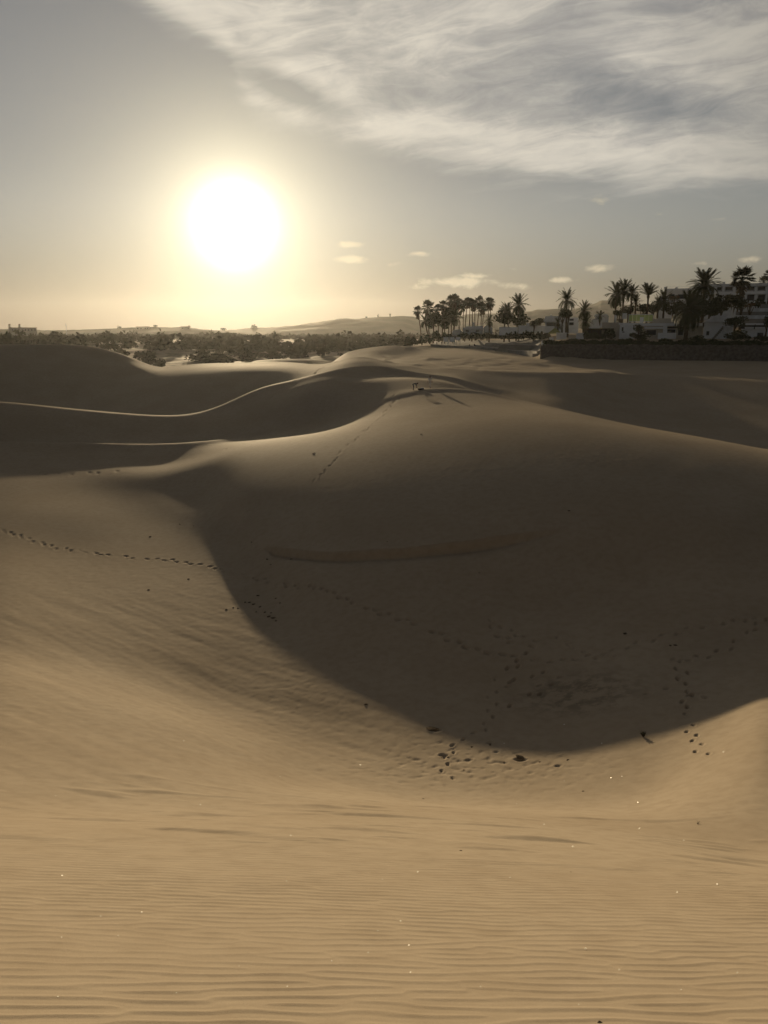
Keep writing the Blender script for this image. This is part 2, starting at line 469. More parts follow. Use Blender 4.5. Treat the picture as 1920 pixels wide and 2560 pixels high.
# the back of the big dune: a crest line, and from it a roll-over that steepens gradually down the sun's own direction
BACK = {600: (1114, 89.2, 0.80), 700: (1100, 86.2, 0.95), 800: (1088, 83.2, 1.0), 900: (1074, 82.0, 1.0), 1000: (1060, 81.5, 1.0), 1100: (1044, 81.7, 1.0), 1200: (1034, 81.7, 1.0),
        1300: (1032, 81.3, 1.0), 1400: (1041, 80.5, 0.95), 1500: (1057, 80, 0.85), 1600: (1073, 79, 0.75), 1700: (1089, 77.3, 0.67), 1800: (1104, 75.2, 0.6), 1920: (1127, 71.8, 0.5)}
_sa = pix(585, 560)[0]
for u_, (v_, r_, f_) in BACK.items():
    a_, t_ = pix(u_, v_)
    x_, y_, z_ = r_ * math.sin(a_), r_ * math.cos(a_), r_ * t_
    LINES[9].append(('P', a_, r_, z_))
    for k_, (d_, sl_) in enumerate(((6, .02), (6, .055), (6, .088), (6.5, .115), (7, .145))):
        x_ -= math.sin(_sa) * d_ * f_; y_ -= math.cos(_sa) * d_ * f_; z_ -= sl_ * d_ * f_
        LINES[8 - k_].append(('P', math.atan2(x_, y_), math.hypot(x_, y_), z_))
SHARP = {11, 15, 18, 21}          # lines that stay crisp brinks

fine = np.arange(-30, 30.001, 0.088)
side = []
s_, a_ = 0.12, 30.0
while a_ < 178:
    a_ += s_
    s_ = min(s_ * 1.13, 4.0)
    side.append(a_)
side = np.array([x for x in side if x < 178])
AZ = np.radians(np.concatenate([-side[::-1], fine, side]))
rr = [0.15]
while rr[-1] < 3400:
    x = rr[-1]
    k = 0.06 if x < 3 else 0.0042 if x < 16 else 0.0045 if x < 26 else 0.0029 if x < 62 else 0.0045 if x < 70 else 0.0055 if x < 260 else 0.012 if x < 600 else 0.05
    rr.append(x * (1 + k))
RR = np.array(rr)
nA, nR = len(AZ), len(RR)

FALL = R(6.5)
H0 = 1.5
GRAD = 0.565
def near_plane(az_, r):
    c = np.cos(az_ - FALL)
    c = np.where(c > 0, c, 0.15 * c)
    return -H0 - GRAD * r * c

Dk = []; Zk = []
for r0 in (0.05, 3.0, 10.0, 18.0):
    Dk.append(np.full(nA, r0)); Zk.append(near_plane(AZ, np.full(nA, r0)))
blend_back = sstep(np.abs(AZ), R(55), R(110))
for L in LINES:
    a = []; d = []; z = []
    for p in L:
        if p[0] == 'P':
            az_, zz_ = p[1], p[3]
        elif p[1] is None:
            az_, _ = pix(p[0], 1000); zz_ = p[3]
        else:
            az_, t_ = pix(p[0], p[1]); zz_ = p[2] * t_
        a.append(az_); d.append(p[2]); z.append(zz_)
    o = np.argsort(a)
    a = np.array(a)[o]; d = np.array(d, float)[o]; z = np.array(z)[o]
    dd = np.exp(pchip(a, np.log(d), AZ)); zz_ = pchip(a, z, AZ)
    back = -1.8 - 12.0 * sstep(np.log(dd), math.log(20), math.log(300))
    Dk.append(dd); Zk.append(zz_ * (1 - blend_back) + back * blend_back)
Dk = np.array(Dk); Zk = np.array(Zk)
# smooth every line along the azimuth so that no kink shows
def gsmooth(A, sig, axis):
    if sig <= 0: return A
    n = int(3 * sig) + 1
    kx = np.arange(-n, n + 1); kk = np.exp(-0.5 * (kx / sig) ** 2); kk /= kk.sum()
    pad = [(0, 0)] * A.ndim; pad[axis] = (n, n)
    B = np.pad(A, pad, mode='edge')
    out = np.zeros_like(A)
    for i, w in enumerate(kk):
        sl = [slice(None)] * A.ndim
        sl[axis] = slice(i, i + A.shape[axis])
        out += w * B[tuple(sl)]
    return out
for i in range(4, len(Dk)):
    sg = 10.0 if i - 4 < 20 else 4.0
    Dk[i] = gsmooth(Dk[i], sg, 0); Zk[i] = gsmooth(Zk[i], sg, 0)
for i in range(1, len(Dk)):
    Dk[i] = np.maximum(Dk[i], Dk[i - 1] * 1.004)
LR = np.log(RR)
# profiles are drawn and softened on an even logarithmic scale, then read off at the mesh rows; brinks stay crisp
LU = np.arange(math.log(0.14), math.log(3600), 0.004)
RU = np.exp(LU)
ZU = np.zeros((nA, len(LU)))
for j in range(nA):
    ZU[j] = pchip(Dk[:, j], Zk[:, j], RU)
Zs = gsmooth(gsmooth(ZU, 9.0, 1), 3.0, 0)
Zvs = gsmooth(ZU, 1.8, 1)
keep = np.zeros_like(ZU)
for k in SHARP:
    dk = np.log(Dk[k + 4])[:, None]
    keep = np.maximum(keep, np.exp(-((LU[None, :] - dk) / 0.030) ** 2))
wn = sstep(RU, 16, 22)[None, :]
ZU = ZU * (1 - wn) + (Zs * (1 - keep) + Zvs * keep) * wn
xi = (LR - LU[0]) / 0.004
ii = np.clip(xi.astype(int), 1, len(LU) - 3); ff = xi - ii
w0 = -0.5 * ff + ff ** 2 - 0.5 * ff ** 3; w1 = 1 - 2.5 * ff ** 2 + 1.5 * ff ** 3; w2 = 0.5 * ff + 2 * ff ** 2 - 1.5 * ff ** 3; w3 = -0.5 * ff ** 2 + 0.5 * ff ** 3
Z = ZU[:, ii - 1] * w0 + ZU[:, ii] * w1 + ZU[:, ii + 1] * w2 + ZU[:, ii + 2] * w3

XX = RR[None, :] * np.sin(AZ)[:, None]
YY = RR[None, :] * np.cos(AZ)[:, None]
RRb = np.broadcast_to(RR[None, :], Z.shape)

# large soft undulation, then wind-drawn unevenness on the slope and in the hollow
Z += (0.03 - 0.022 * sstep(RRb, 38, 50)) * fbm(XX / 14.0, YY / 14.0, 2) * sstep(RRb, 8, 30) * (1 - sstep(RRb, 180, 300))
far = sstep(RRb, 215, 300) * (AZ[:, None] < pix(1010, 870)[0])
Z += far * (1.7 * fbm(XX / 60.0, YY / 60.0, 3) * (1 - sstep(RRb, 900, 2500)))
humm = sstep(RRb, 150, 165) * (1 - sstep(RRb, 205, 225)) * (AZ[:, None] > pix(960, 900)[0]) * (1 - sstep(np.broadcast_to(AZ[:, None], Z.shape), pix(1500, 900)[0], pix(1600, 900)[0]))
Z += humm * 0.42 * (np.abs(fbm(XX / 9.0, YY / 16.0, 3)) - 0.3)
ca, sa = math.cos(R(38)), math.sin(R(38))
uu = XX * ca - YY * sa; vv = XX * sa + YY * ca
left = 1 - sstep(np.broadcast_to(AZ[:, None], Z.shape), R(-4), R(14))
drift = sstep(RRb, 11, 18) * (1 - sstep(RRb, 42, 60))
str1 = fbm(uu / 9.0, vv / 1.5, 3)
Z += 0.026 * str1 * drift * left
str2 = np.clip(fbm(XX / 2.6 + 4, YY / 0.75, 2) - 0.28, 0, None)
Z += 0.09 * str2 * sstep(RRb, 8.5, 11) * (1 - sstep(RRb, 17, 22))
# trampled ground on the hollow's sunny rim
def blob(u, v, wu, wv_, r=None):
    pass
tr = np.exp(-(((AZ[:, None] - pix(1170, 1900)[0]) / R(9)) ** 2) - ((RRb - 26.8) / 2.6) ** 2)
tr = np.maximum(tr, 0.25 * np.exp(-(((AZ[:, None] - pix(700, 1720)[0]) / R(8)) ** 2) - ((RRb - 33.5) / 5.5) ** 2))
pit = np.clip(fbm(XX / 0.42, YY / 0.34 + 3, 2) - 0.12, 0, None)
Z -= 0.055 * pit * tr
Z += 0.006 * fbm(XX / 0.5, YY / 0.5, 2) * sstep(RRb, 2, 6) * (1 - sstep(RRb, 60, 90))

def ground(x, y):
    """height of the sand at x, y"""
    a = math.atan2(x, y); r = math.hypot(x, y)
    j = np.interp(a, AZ, np.arange(nA)); i = np.interp(math.log(r), LR, np.arange(nR))
    j0 = min(int(j), nA - 2); i0 = min(int(i), nR - 2); fj = j - j0; fi = i - i0
    return float(Z[j0, i0] * (1 - fj) * (1 - fi) + Z[j0 + 1, i0] * fj * (1 - fi) + Z[j0, i0 + 1] * (1 - fj) * fi + Z[j0 + 1, i0 + 1] * fj * fi)

def hit(u, v, rmin=2.0):
    """first point of the ground met by the sight line through a pixel"""
    a, t = pix(u, v)
    j = int(round(np.interp(a, AZ, np.arange(nA))))
    col = Z[j] - RR * t
    idx = np.where((col > 0) & (RR > rmin))[0]
    if len(idx) == 0:
        return None
    i = idx[0]
    if i == 0: return None
    c0, c1 = col[i - 1], col[i]
    f = c0 / (c0 - c1) if c1 != c0 else 0
    r = RR[i - 1] + (RR[i] - RR[i - 1]) * min(max(f, 0), 1)
    return Vector((r * math.sin(a), r * math.cos(a), r * t))
Z_smooth = Z.copy()

# footprints ----------------------------------------------------------
def dent(p, ang_, L=0.30, Wd=0.14, depth=0.055, rim=0.02):
    r = math.hypot(p[0], p[1]); a = math.atan2(p[0], p[1])
    ext = L * 1.4
    j0, j1 = np.searchsorted(AZ, a - ext / r), np.searchsorted(AZ, a + ext / r)
    i0, i1 = np.searchsorted(RR, r - ext), np.searchsorted(RR, r + ext)
    if j1 <= j0 or i1 <= i0: return
    dx_ = XX[j0:j1, i0:i1] - p[0]; dy_ = YY[j0:j1, i0:i1] - p[1]
    c, s = math.cos(ang_), math.sin(ang_)
    q = ((dx_ * c + dy_ * s) / (L * 0.5)) ** 2 + ((-dx_ * s + dy_ * c) / (Wd * 0.5)) ** 2
    Z[j0:j1, i0:i1] += -depth * np.exp(-q ** 1.5) + rim * np.exp(-((np.sqrt(q) - 1.55) / 0.45) ** 2)

def track(pts, step=0.62, wid=0.13, size=1.0, jitter=0.05, depth=0.06, skip=0.06):
    P = [hit(u, v) for u, v in pts]
    P = [p for p in P if p is not None]
    k = 0; carry = 0.0
    for a, b in zip(P[:-1], P[1:]):
        d = Vector((b.x - a.x, b.y - a.y)); ln = d.length
        if ln < 1e-3 or ln > 60: continue
        d /= ln; nrm = Vector((-d.y, d.x)); s = carry
        while s < ln:
            k += 1
            if random.random() > skip:
                o = nrm * (wid if k % 2 else -wid) + Vector((random.gauss(0, jitter), random.gauss(0, jitter)))
                q = (a.x + d.x * s + o.x, a.y + d.y * s + o.y)
                dent(q, math.atan2(d.y, d.x) + random.gauss(0, 0.15), 0.31 * size, 0.16 * size, 1.35 * depth * random.uniform(0.7, 1.2), depth * 0.25)
            s += step * random.uniform(0.88, 1.12)
        carry = s - ln

track([(0, 1325), (60, 1345), (130, 1368), (220, 1382), (330, 1394), (420, 1400), (500, 1412), (580, 1430), (660, 1450), (740, 1465), (830, 1478), (870, 1502), (960, 1535), (1040, 1560), (1110, 1590), (1180, 1625), (1260, 1640), (1340, 1632)], size=1.25, depth=0.10)
track([(1225, 1575), (1290, 1605), (1340, 1622), (1300, 1650), (1260, 1700)], size=1.1, jitter=0.15, depth=0.08)
track([(1230, 1700), (1232, 1760), (1225, 1800), (1205, 1830), (1160, 1845), (1125, 1880), (1112, 1910), (1125, 1945)], size=0.85, depth=0.06)
track([(1225, 1560), (1300, 1592), (1345, 1602)], size=1.0, jitter=0.2, depth=0.08)
track([(1390, 1600), (1450, 1625), (1500, 1640)], size=1.0, jitter=0.2, depth=0.07)
track([(1340, 1655), (1450, 1645), (1560, 1622), (1660, 1590), (1740, 1570), (1820, 1555), (1890, 1545)], size=1.0, depth=0.07)
track([(1690, 1652), (1780, 1640), (1830, 1615), (1880, 1575), (1918, 1540)], size=1.0, depth=0.08)
track([(1695, 1655), (1712, 1690), (1722, 1720), (1724, 1745), (1705, 1780)], size=1.1, jitter=0.1, depth=0.09)
track([(1725, 1745), (1750, 1740), (1770, 1745)], size=1.1, jitter=0.2, depth=0.08)
track([(1705, 1785), (1722, 1815), (1737, 1845), (1742, 1870), (1755, 1890)], size=0.8, depth=0.07)
track([(1275, 1770), (1320, 1735), (1370, 1710), (1430, 1690)], size=1.1, jitter=0.2, depth=0.08)
track([(1270, 1718), (1330, 1697), (1360, 1680)], size=1.0, jitter=0.2, depth=0.08)
track([(790, 1200), (820, 1170), (850, 1135), (880, 1105), (910, 1080), (935, 1055)], size=1.1, jitter=0.08, depth=0.075)
track([(945, 1050), (985, 1005), (1020, 980)], size=1.3, jitter=0.1, depth=0.08)
track([(700, 1080), (760, 1070), (800, 1052), (870, 1030), (930, 1012), (990, 985)], size=1.3, jitter=0.15, depth=0.08)
track([(545, 1130), (600, 1112), (680, 1095), (750, 1085)], size=1.3, jitter=0.15, depth=0.08)
track([(740, 960), (790, 930), (840, 905), (870, 893)], size=1.6, jitter=0.25, depth=0.12)
track([(0, 1181), (70, 1183), (150, 1184), (260, 1180), (330, 1178)], size=1.4, jitter=0.15, depth=0.11)
for (u, v, s) in ((1172, 1900, 1.0), (1108, 1890, 1.2), (1090, 1825, 1.5), (1300, 1900, 1.5), (1225, 1857, 1.1), (1395, 1915, 1.0), (1240, 1880, .8), (1540, 1640, .9), (1668, 1722, 1.2), (1620, 1735, 1.1)):
    p = hit(u, v)
    if p: dent(p, random.uniform(-0.3, 0.3), 0.27 * s, 0.16 * s, 0.06 * s, 0.015 * s)
# little slip ledge half way up the big face
lp = [hit(u, v) for u, v in ((660, 1366), (720, 1377), (820, 1385), (920, 1381), (1030, 1373), (1150, 1360), (1300, 1338), (1450, 1316))]
lp = [p for p in lp if p]
la = np.array([math.atan2(p.x, p.y) for p in lp]); lr = np.array([math.hypot(p.x, p.y) for p in lp])
lrr = pchip(la, lr, AZ)
lw = sstep(AZ, la[0] - R(0.2), la[0] + R(1.0)) * (1 - sstep(AZ, la[-1] - R(6.5), la[-1]))
dr = RR[None, :] - lrr[:, None]
Z += (0.6 * lw)[:, None] * np.where(dr < 0, -np.exp(dr / 0.9) * sstep(-dr, 0.0, 0.3), 0.25 * np.exp(-dr / 0.6))

# ripples ---------------------------------------------------------------
sel = np.where((RR > 2.0) & (RR < 21))[0]
jj = np.where(np.abs(AZ) < R(48))[0]
xs = XX[np.ix_(jj, sel)]; ys = YY[np.ix_(jj, sel)]
field = np.zeros(xs.shape, np.complex64)
LAM = 0.145
k0 = 2 * math.pi / LAM
for i in range(46):
    kk = k0 * (1 + rng.normal(0, 0.15))
    th = R(8.5) + rng.normal(0, R(8.5))
    field += (np.exp(1j * ((kk * (-math.sin(th) * xs + math.cos(th) * ys)) + rng.uniform(0, 6.283)))).astype(np.complex64)
amp = np.abs(field); ph = np.angle(field)
amp = np.clip(amp / np.sqrt(46.0), 0, 1.1) ** 0.42
prof = np.cos(ph + 0.62 * np.sin(ph)) * 0.5 + 0.17 * np.cos(2 * ph + 0.5)
fade = 1 - sstep(RR[sel], 8.5, 15.0)
patch = 0.75 + 0.4 * perlin(xs / 1.8, ys / 1.8)
Z[np.ix_(jj, sel)] += 0.0102 * prof * amp * fade[None, :] * patch

# mesh of the ground ------------------------------------------------------
def grid_mesh(name, X, Y, Zv, mat, closed=False):
    n, m = X.shape
    co = np.empty((n * m, 3), np.float32)
    co[:, 0] = X.ravel(); co[:, 1] = Y.ravel(); co[:, 2] = Zv.ravel()
    ii = np.arange(n if closed else n - 1)
    a = (ii[:, None] * m + np.arange(m - 1)[None, :])
    b = (((ii + 1) % n)[:, None] * m + np.arange(m - 1)[None, :])
    quads = np.stack([a, a + 1, b + 1, b], -1).reshape(-1, 4).astype(np.int32)
    me = bpy.data.meshes.new(name)
    me.vertices.add(n * m); me.vertices.foreach_set('co', co.ravel())
    me.loops.add(quads.size); me.loops.foreach_set('vertex_index', quads.ravel())
    me.polygons.add(len(quads))
    me.polygons.foreach_set('loop_start', np.arange(0, quads.size, 4, dtype=np.int32))
    me.polygons.foreach_set('loop_total', np.full(len(quads), 4, np.int32))
    me.polygons.foreach_set('use_smooth', np.ones(len(quads), bool))
    me.update(calc_edges=True)
    me.materials.append(mat)
    o = bpy.data.objects.new(name, me)
    link(o)
    return o

def sand_material():
    m = bpy.data.materials.new('sand')
    m.use_nodes = True
    nt = NT(m.node_tree)
    b = nt.n['Principled BSDF']
    pos = nt.n.new('ShaderNodeNewGeometry').outputs['Position']
    px_, py_, pz_ = nt.xyz(pos)
    dist = nt.vmath('LENGTH', nt.comb(px_, py_, 0.0))
    n1 = nt.noise(pos, 0.16, 3, 0.55)
    n2 = nt.noise(pos, 2.3, 3, 0.6)
    c = nt.mix(nt.smooth(n1, 0.3, 0.7), (0.386, 0.323, 0.244), (0.355, 0.292, 0.216))
    c = nt.mix(nt.math('MULTIPLY', nt.smooth(n2, 0.35, 0.75), 0.36), c, (0.265, 0.212, 0.15))
    # single grains, dark and pale, seen only close by
    g = nt.noise(pos, 210.0, 2, 0.7)
    gm = nt.smooth(dist, 4.0, 14.0, 1.0, 0.0)
    c = nt.mix(nt.math('MULTIPLY', nt.smooth(g, 0.52, 0.74), nt.math('MULTIPLY', gm, 0.5)), c, (0.19, 0.145, 0.10))
    c = nt.mix(nt.math('MULTIPLY', nt.smooth(g, 0.45, 0.28), nt.math('MULTIPLY', gm, 0.45)), c, (0.48, 0.41, 0.31))
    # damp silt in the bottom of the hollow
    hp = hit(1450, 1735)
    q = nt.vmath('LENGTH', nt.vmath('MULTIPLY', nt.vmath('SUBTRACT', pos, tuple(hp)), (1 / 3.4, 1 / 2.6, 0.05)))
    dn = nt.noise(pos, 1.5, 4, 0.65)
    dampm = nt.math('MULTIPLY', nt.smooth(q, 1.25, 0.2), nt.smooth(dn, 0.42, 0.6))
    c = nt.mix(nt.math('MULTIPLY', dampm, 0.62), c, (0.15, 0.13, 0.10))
    # sparse dry growth on the far ground
    sn = nt.noise(pos, 0.05, 4, 0.62)
    sc = nt.math('MULTIPLY', nt.smooth(dist, 235.0, 330.0), nt.smooth(sn, 0.46, 0.60))
    c = nt.mix(nt.math('MULTIPLY', sc, 0.85), c, (0.10, 0.095, 0.055))
    nt.put(b.inputs['Base Color'], c)
    b.inputs['Roughness'].default_value = 0.78
    b.inputs['Specular IOR Level'].default_value = 0.004
    b.inputs['Diffuse Roughness'].default_value = 0.0
    bn = nt.n.new('ShaderNodeBump')
    bn.inputs['Strength'].default_value = 0.5
    bn.inputs['Distance'].default_value = 0.01
    hgt = nt.math('ADD', nt.math('MULTIPLY', nt.noise(pos, 160.0, 1, 0.7), nt.math('MULTIPLY', gm, 0.30)), nt.math('MULTIPLY', nt.noise(pos, 9.0, 3, 0.6), nt.smooth(dist, 14.0, 55.0, 0.8, 0.05)))
    nt.put(bn.inputs['Height'], hgt)
    nt.put(b.inputs['Normal'], bn.outputs[0])
    return m
M_sand = sand_material()
ground_obj = grid_mesh('ground', XX, YY, Z, M_sand, closed=True)
tag(ground_obj, kind='structure')
# ------------------------------------------------------------------ materials of the settlement
M_white = material('white_plaster', (0.80, 0.82, 0.84), 0.9, 0.1, 0.12, 0.5, 0.3, 6)
M_white2 = material('weathered_plaster', (0.68, 0.70, 0.72), 0.9, 0.1, 0.25, 0.7, 0.3, 6)
M_cream = material('cream_plaster', (0.55, 0.50, 0.42), 0.9, 0.1, 0.2, 0.5)
M_dark = material('dark_pane_and_shade', (0.018, 0.018, 0.02), 0.35, 0.5)  # near-black for dark panes and rails, and for painted shade in recesses
M_glass = material('window_glass', (0.03, 0.04, 0.05), 0.08, 0.6)
M_green = material('green_screen', (0.42, 0.52, 0.20), 0.4, 0.4, 0.15, 1.0)
M_conc = material('concrete', (0.26, 0.25, 0.235), 0.9, 0.1, 0.25, 0.4, 0.3, 5)
M_pave = material('paving', (0.20, 0.185, 0.165), 0.9, 0.1, 0.25, 0.25, 0.2, 3)
M_kerb = material('pale_kerb', (0.42, 0.40, 0.37), 0.9, 0.1, 0.2, 0.4, 0.2, 3)
M_roof = material('roof_tiles', (0.25, 0.13, 0.09), 0.9, 0.1, 0.3, 2.0)
M_thatch = material('yellow_canvas', (0.36, 0.36, 0.15), 0.9, 0.05, 0.25, 2.0)
M_trunk = material('palm_trunk', (0.105, 0.078, 0.052), 0.95, 0.05, 0.4, 5.0, 0.8, 9)
M_bark = material('bark', (0.085, 0.065, 0.045), 0.95, 0.05, 0.4, 6.0, 0.7, 12)
M_frond = material('palm_frond', (0.042, 0.052, 0.020), 0.7, 0.2, col2=(0.055, 0.058, 0.024), vscale=2.0)
M_fan = material('fan_leaf', (0.040, 0.048, 0.020), 0.7, 0.2, col2=(0.06, 0.055, 0.028), vscale=2.0)
M_dead = material('dead_frond', (0.11, 0.085, 0.05), 0.9, 0.05, 0.4, 3.0)
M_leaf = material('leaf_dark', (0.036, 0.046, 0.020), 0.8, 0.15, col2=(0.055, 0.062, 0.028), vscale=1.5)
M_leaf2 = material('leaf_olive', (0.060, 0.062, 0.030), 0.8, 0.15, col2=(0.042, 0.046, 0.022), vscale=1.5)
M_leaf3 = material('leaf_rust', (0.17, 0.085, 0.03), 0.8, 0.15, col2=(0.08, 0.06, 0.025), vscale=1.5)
M_scrub = material('scrub_leaf', (0.095, 0.088, 0.050), 0.9, 0.05, col2=(0.065, 0.064, 0.036), vscale=0.6)
M_metal = material('grey_metal', (0.32, 0.32, 0.33), 0.45, 0.5, metallic=0.6)
M_stone = material('dark_clod', (0.15, 0.12, 0.088), 0.95, 0.05, 0.4, 9.0, 0.8, 18)
M_crust = material('sand_crust', (0.20, 0.155, 0.105), 0.95, 0.02, 0.35, 6.0, 0.8, 14)
M_rubble = material('rubble', (0.155, 0.135, 0.115), 0.95, 0.05, 0.45, 1.6, 0.9, 4)
M_shell = material('shell', (0.85, 0.83, 0.78), 0.35, 0.8)
M_skin = material('skin', (0.34, 0.21, 0.15), 0.6, 0.3)
M_shirtp = material('pale_cloth', (0.62, 0.60, 0.58), 0.9, 0.05, 0.12, 9.0)
M_shirtd = material('dark_cloth', (0.035, 0.035, 0.042), 0.9, 0.05, 0.2, 9.0)
M_jeans = material('grey_cloth', (0.17, 0.17, 0.18), 0.9, 0.05, 0.2, 9.0)
M_hair = material('hair', (0.02, 0.015, 0.012), 0.6, 0.3)

# ------------------------------------------------------------------ far hills
M_hill = material('hill_scrub', (0.13, 0.115, 0.075), 0.95, 0.02, col2=(0.085, 0.08, 0.05), vscale=0.012)
def hill(prof, r0, width=0.22, base=-18.0, seed=0.0, name='hill'):
    a = np.array([pix(u, v)[0] for u, v in prof]); t = np.array([pix(u, v)[1] for u, v in prof])
    az_ = np.linspace(a[0], a[-1], 420)
    zr = pchip(a, t * r0, az_)
    ends = sstep(az_, a[0], a[0] + (a[-1] - a[0]) * 0.08) * (1 - sstep(az_, a[-1] - (a[-1] - a[0]) * 0.08, a[-1]))
    zr = base + (zr - base) * ends
    sx = np.linspace(-1, 1, 41)
    rr_ = r0 * (1 + width * sx)
    X = rr_[None, :] * np.sin(az_)[:, None]; Y = rr_[None, :] * np.cos(az_)[:, None]
    prof_ = (1 - np.abs(sx) ** 1.25)
    nz = fbm(X / 260 + seed, Y / 260, 4) * 0.22
    Zh = base + (zr - base)[:, None] * np.clip(prof_[None, :] + nz * (1 - prof_[None, :]) * prof_[None, :] * 3, 0, 1)
    Zh += 0.0011 * r0 * fbm(X / 70 + seed, Y / 70, 4) * sstep(Zh - base, 1.0, 14.0)
    o = grid_mesh(name, X, Y, Zh, M_hill)
    tag(o, kind='structure')
    return o
hill([(-500, 834), (-200, 828), (0, 823), (60, 822), (130, 827), (200, 825), (270, 821), (330, 819), (400, 818), (470, 820), (540, 825), (640, 830), (760, 834)], 1700, 0.15, seed=1)
hill([(430, 834), (520, 827), (600, 823), (700, 816), (780, 807), (850, 798), (900, 796), (960, 791), (1000, 789), (1030, 792), (1060, 801), (1100, 807), (1180, 816), (1300, 826)], 2000, 0.2, seed=5)
hill([(900, 830), (1020, 812), (1100, 800), (1150, 790), (1162, 786), (1200, 784), (1250, 782), (1300, 779), (1330, 777), (1345, 773), (1400, 772), (1450, 775), (1520, 776), (1600, 778), (1700, 785), (1920, 792), (2300, 815)], 2400, 0.2, seed=9)
hill([(1330, 800), (1400, 780), (1440, 771), (1470, 764), (1490, 760), (1505, 752), (1520, 751), (1540, 759), (1580, 763), (1620, 761), (1660, 766), (1760, 772), (2000, 785), (2300, 810)], 2900, 0.15, seed=13)

# ------------------------------------------------------------------ foliage meshes
def leaf_cloud(n, seed, leaf=0.16, blobs=9, flat=1.0, hole=0.25, boxy=False):
    """unit crown: small leaf faces gathered in clumps, uneven outline"""
    g = np.random.default_rng(seed)
    cen = g.normal(0, 1, (blobs, 3)); cen /= np.linalg.norm(cen, axis=1)[:, None]
    cen *= g.uniform(0.25, 0.72, (blobs, 1)); rad = g.uniform(0.26, 0.46, blobs)
    V = []; Fc = []
    for i in range(n):
        b = g.integers(0, blobs)
        d = g.normal(0, 1, 3); d /= np.linalg.norm(d)
        p = cen[b] + d * rad[b] * (1 - hole * g.random() ** 2)
        if boxy:
            p = np.sign(p) * np.abs(p) ** 0.75
        p = p * np.array([1, 1, flat])
        q = g.normal(0, 1, 3); q /= np.linalg.norm(q)
        w = np.cross(q, g.normal(0, 1, 3)); w /= np.linalg.norm(w) + 1e-6
        s = leaf * g.uniform(0.6, 1.5)
        o = len(V)
        V += [tuple(p - q * s * 0.6), tuple(p + w * s * 0.4), tuple(p + q * s * 0.6), tuple(p - w * s * 0.4)]
        Fc.append((o, o + 1, o + 2, o + 3))
    return V, Fc
def mk(name, V, Fc, mat):
    me = bpy.data.meshes.new(name)
    me.from_pydata(V, [], Fc); me.update(); me.materials.append(mat)
    return me
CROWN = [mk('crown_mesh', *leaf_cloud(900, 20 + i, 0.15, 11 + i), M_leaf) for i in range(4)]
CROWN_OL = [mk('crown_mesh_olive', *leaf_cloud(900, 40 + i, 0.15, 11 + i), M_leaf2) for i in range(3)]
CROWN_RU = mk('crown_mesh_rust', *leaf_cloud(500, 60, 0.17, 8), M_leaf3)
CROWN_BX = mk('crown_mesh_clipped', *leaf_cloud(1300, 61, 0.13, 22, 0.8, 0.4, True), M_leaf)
BUSH = [mk('bush_mesh', *leaf_cloud(300, 70 + i, 0.24, 8 + i % 4, 0.9), M_scrub) for i in range(6)]
tm = MB().tube([(0, 0, 0), (0.03, 0.02, 0.5), (-0.02, 0.0, 1.0)], [0.07, 0.05, 0.035], 6)
tm.tube([(0.0, 0, 0.55), (0.22, 0.1, 0.95)], [0.035, 0.015], 5); tm.tube([(0, 0, 0.6), (-0.2, -0.12, 1.0)], [0.035, 0.015], 5)
TRUNK = tm.mesh('tree_trunk_mesh', M_bark)

def ground_z(p):
    return ground(p[0], p[1])

def tree(u, v, wpx, hpx, r, label, cat='tree', meshes=None, name='broadleaf_tree', group=None, seed=0, ground_to=None):
    """crown centred on a sight line, trunk down to the ground below it"""
    c = W(u, v, r); k = r / F
    gz = ground_z(c)
    base = Vector((c.x, c.y, min(gz - 0.1, c.z - hpx * k * 0.7)))
    o = empty(name, base, random.uniform(-0.4, 0.4), label, cat, group)
    me = (meshes or CROWN)[seed % len(meshes or CROWN)]
    cr = inst('crown', me, o, (0, 0, c.z - base.z), (0, 0, random.uniform(0, 6)), (wpx * k * 1.12, wpx * k * 1.12, hpx * k * 1.12))
    h = c.z - base.z
    inst('trunk', TRUNK, o, (0, 0, 0), (0, 0, random.uniform(0, 6)), (min(h, 5), min(h, 5), max(h, 0.3)))
    return o

# palms -------------------------------------------------------------------
def feather_mesh(th0, th1, n=26, seed=0):
    g = random.Random(seed)
    N = 10
    pts = [Vector((0, 0, 0))]
    for i in range(N):
        th = R(th0 + (th1 - th0) * ((i + 0.5) / N) ** 1.3)
        pts.append(pts[-1] + Vector((math.cos(th), 0, math.sin(th))) / N)
    m = MB()
    m.tube(pts, [0.016 - 0.012 * i / N for i in range(N + 1)], 3, False)
    for i in range(n):
        t = 0.14 + 0.86 * (i + g.random() * 0.6) / n
        x = t * N; j = min(int(x), N - 1); f = x - j
        p = pts[j].lerp(pts[j + 1], f); d = (pts[j + 1] - pts[j]).normalized()
        ln = 0.235 * (0.35 + 0.65 * math.sin(math.pi * (0.12 + 0.8 * t)))
        for s in (-1, 1):
            fw = 0.55 + 0.35 * t
            e = (Vector((0, s, 0)) * 0.8 + d * fw + Vector((0, 0, 0.25 - 0.65 * t + g.uniform(-0.15, 0.15)))).normalized() * ln
            m.add([p - d * 0.018, p + d * 0.025, p + e], [(0, 1, 2)])
    return m.mesh('frond_mesh', M_frond)
FROND_UP = [feather_mesh(4, -22, seed=i) for i in range(2)]
FROND_AR = [feather_mesh(8, -62, seed=4 + i) for i in range(3)]
FROND_DR = [feather_mesh(6, -98, seed=9 + i) for i in range(3)]

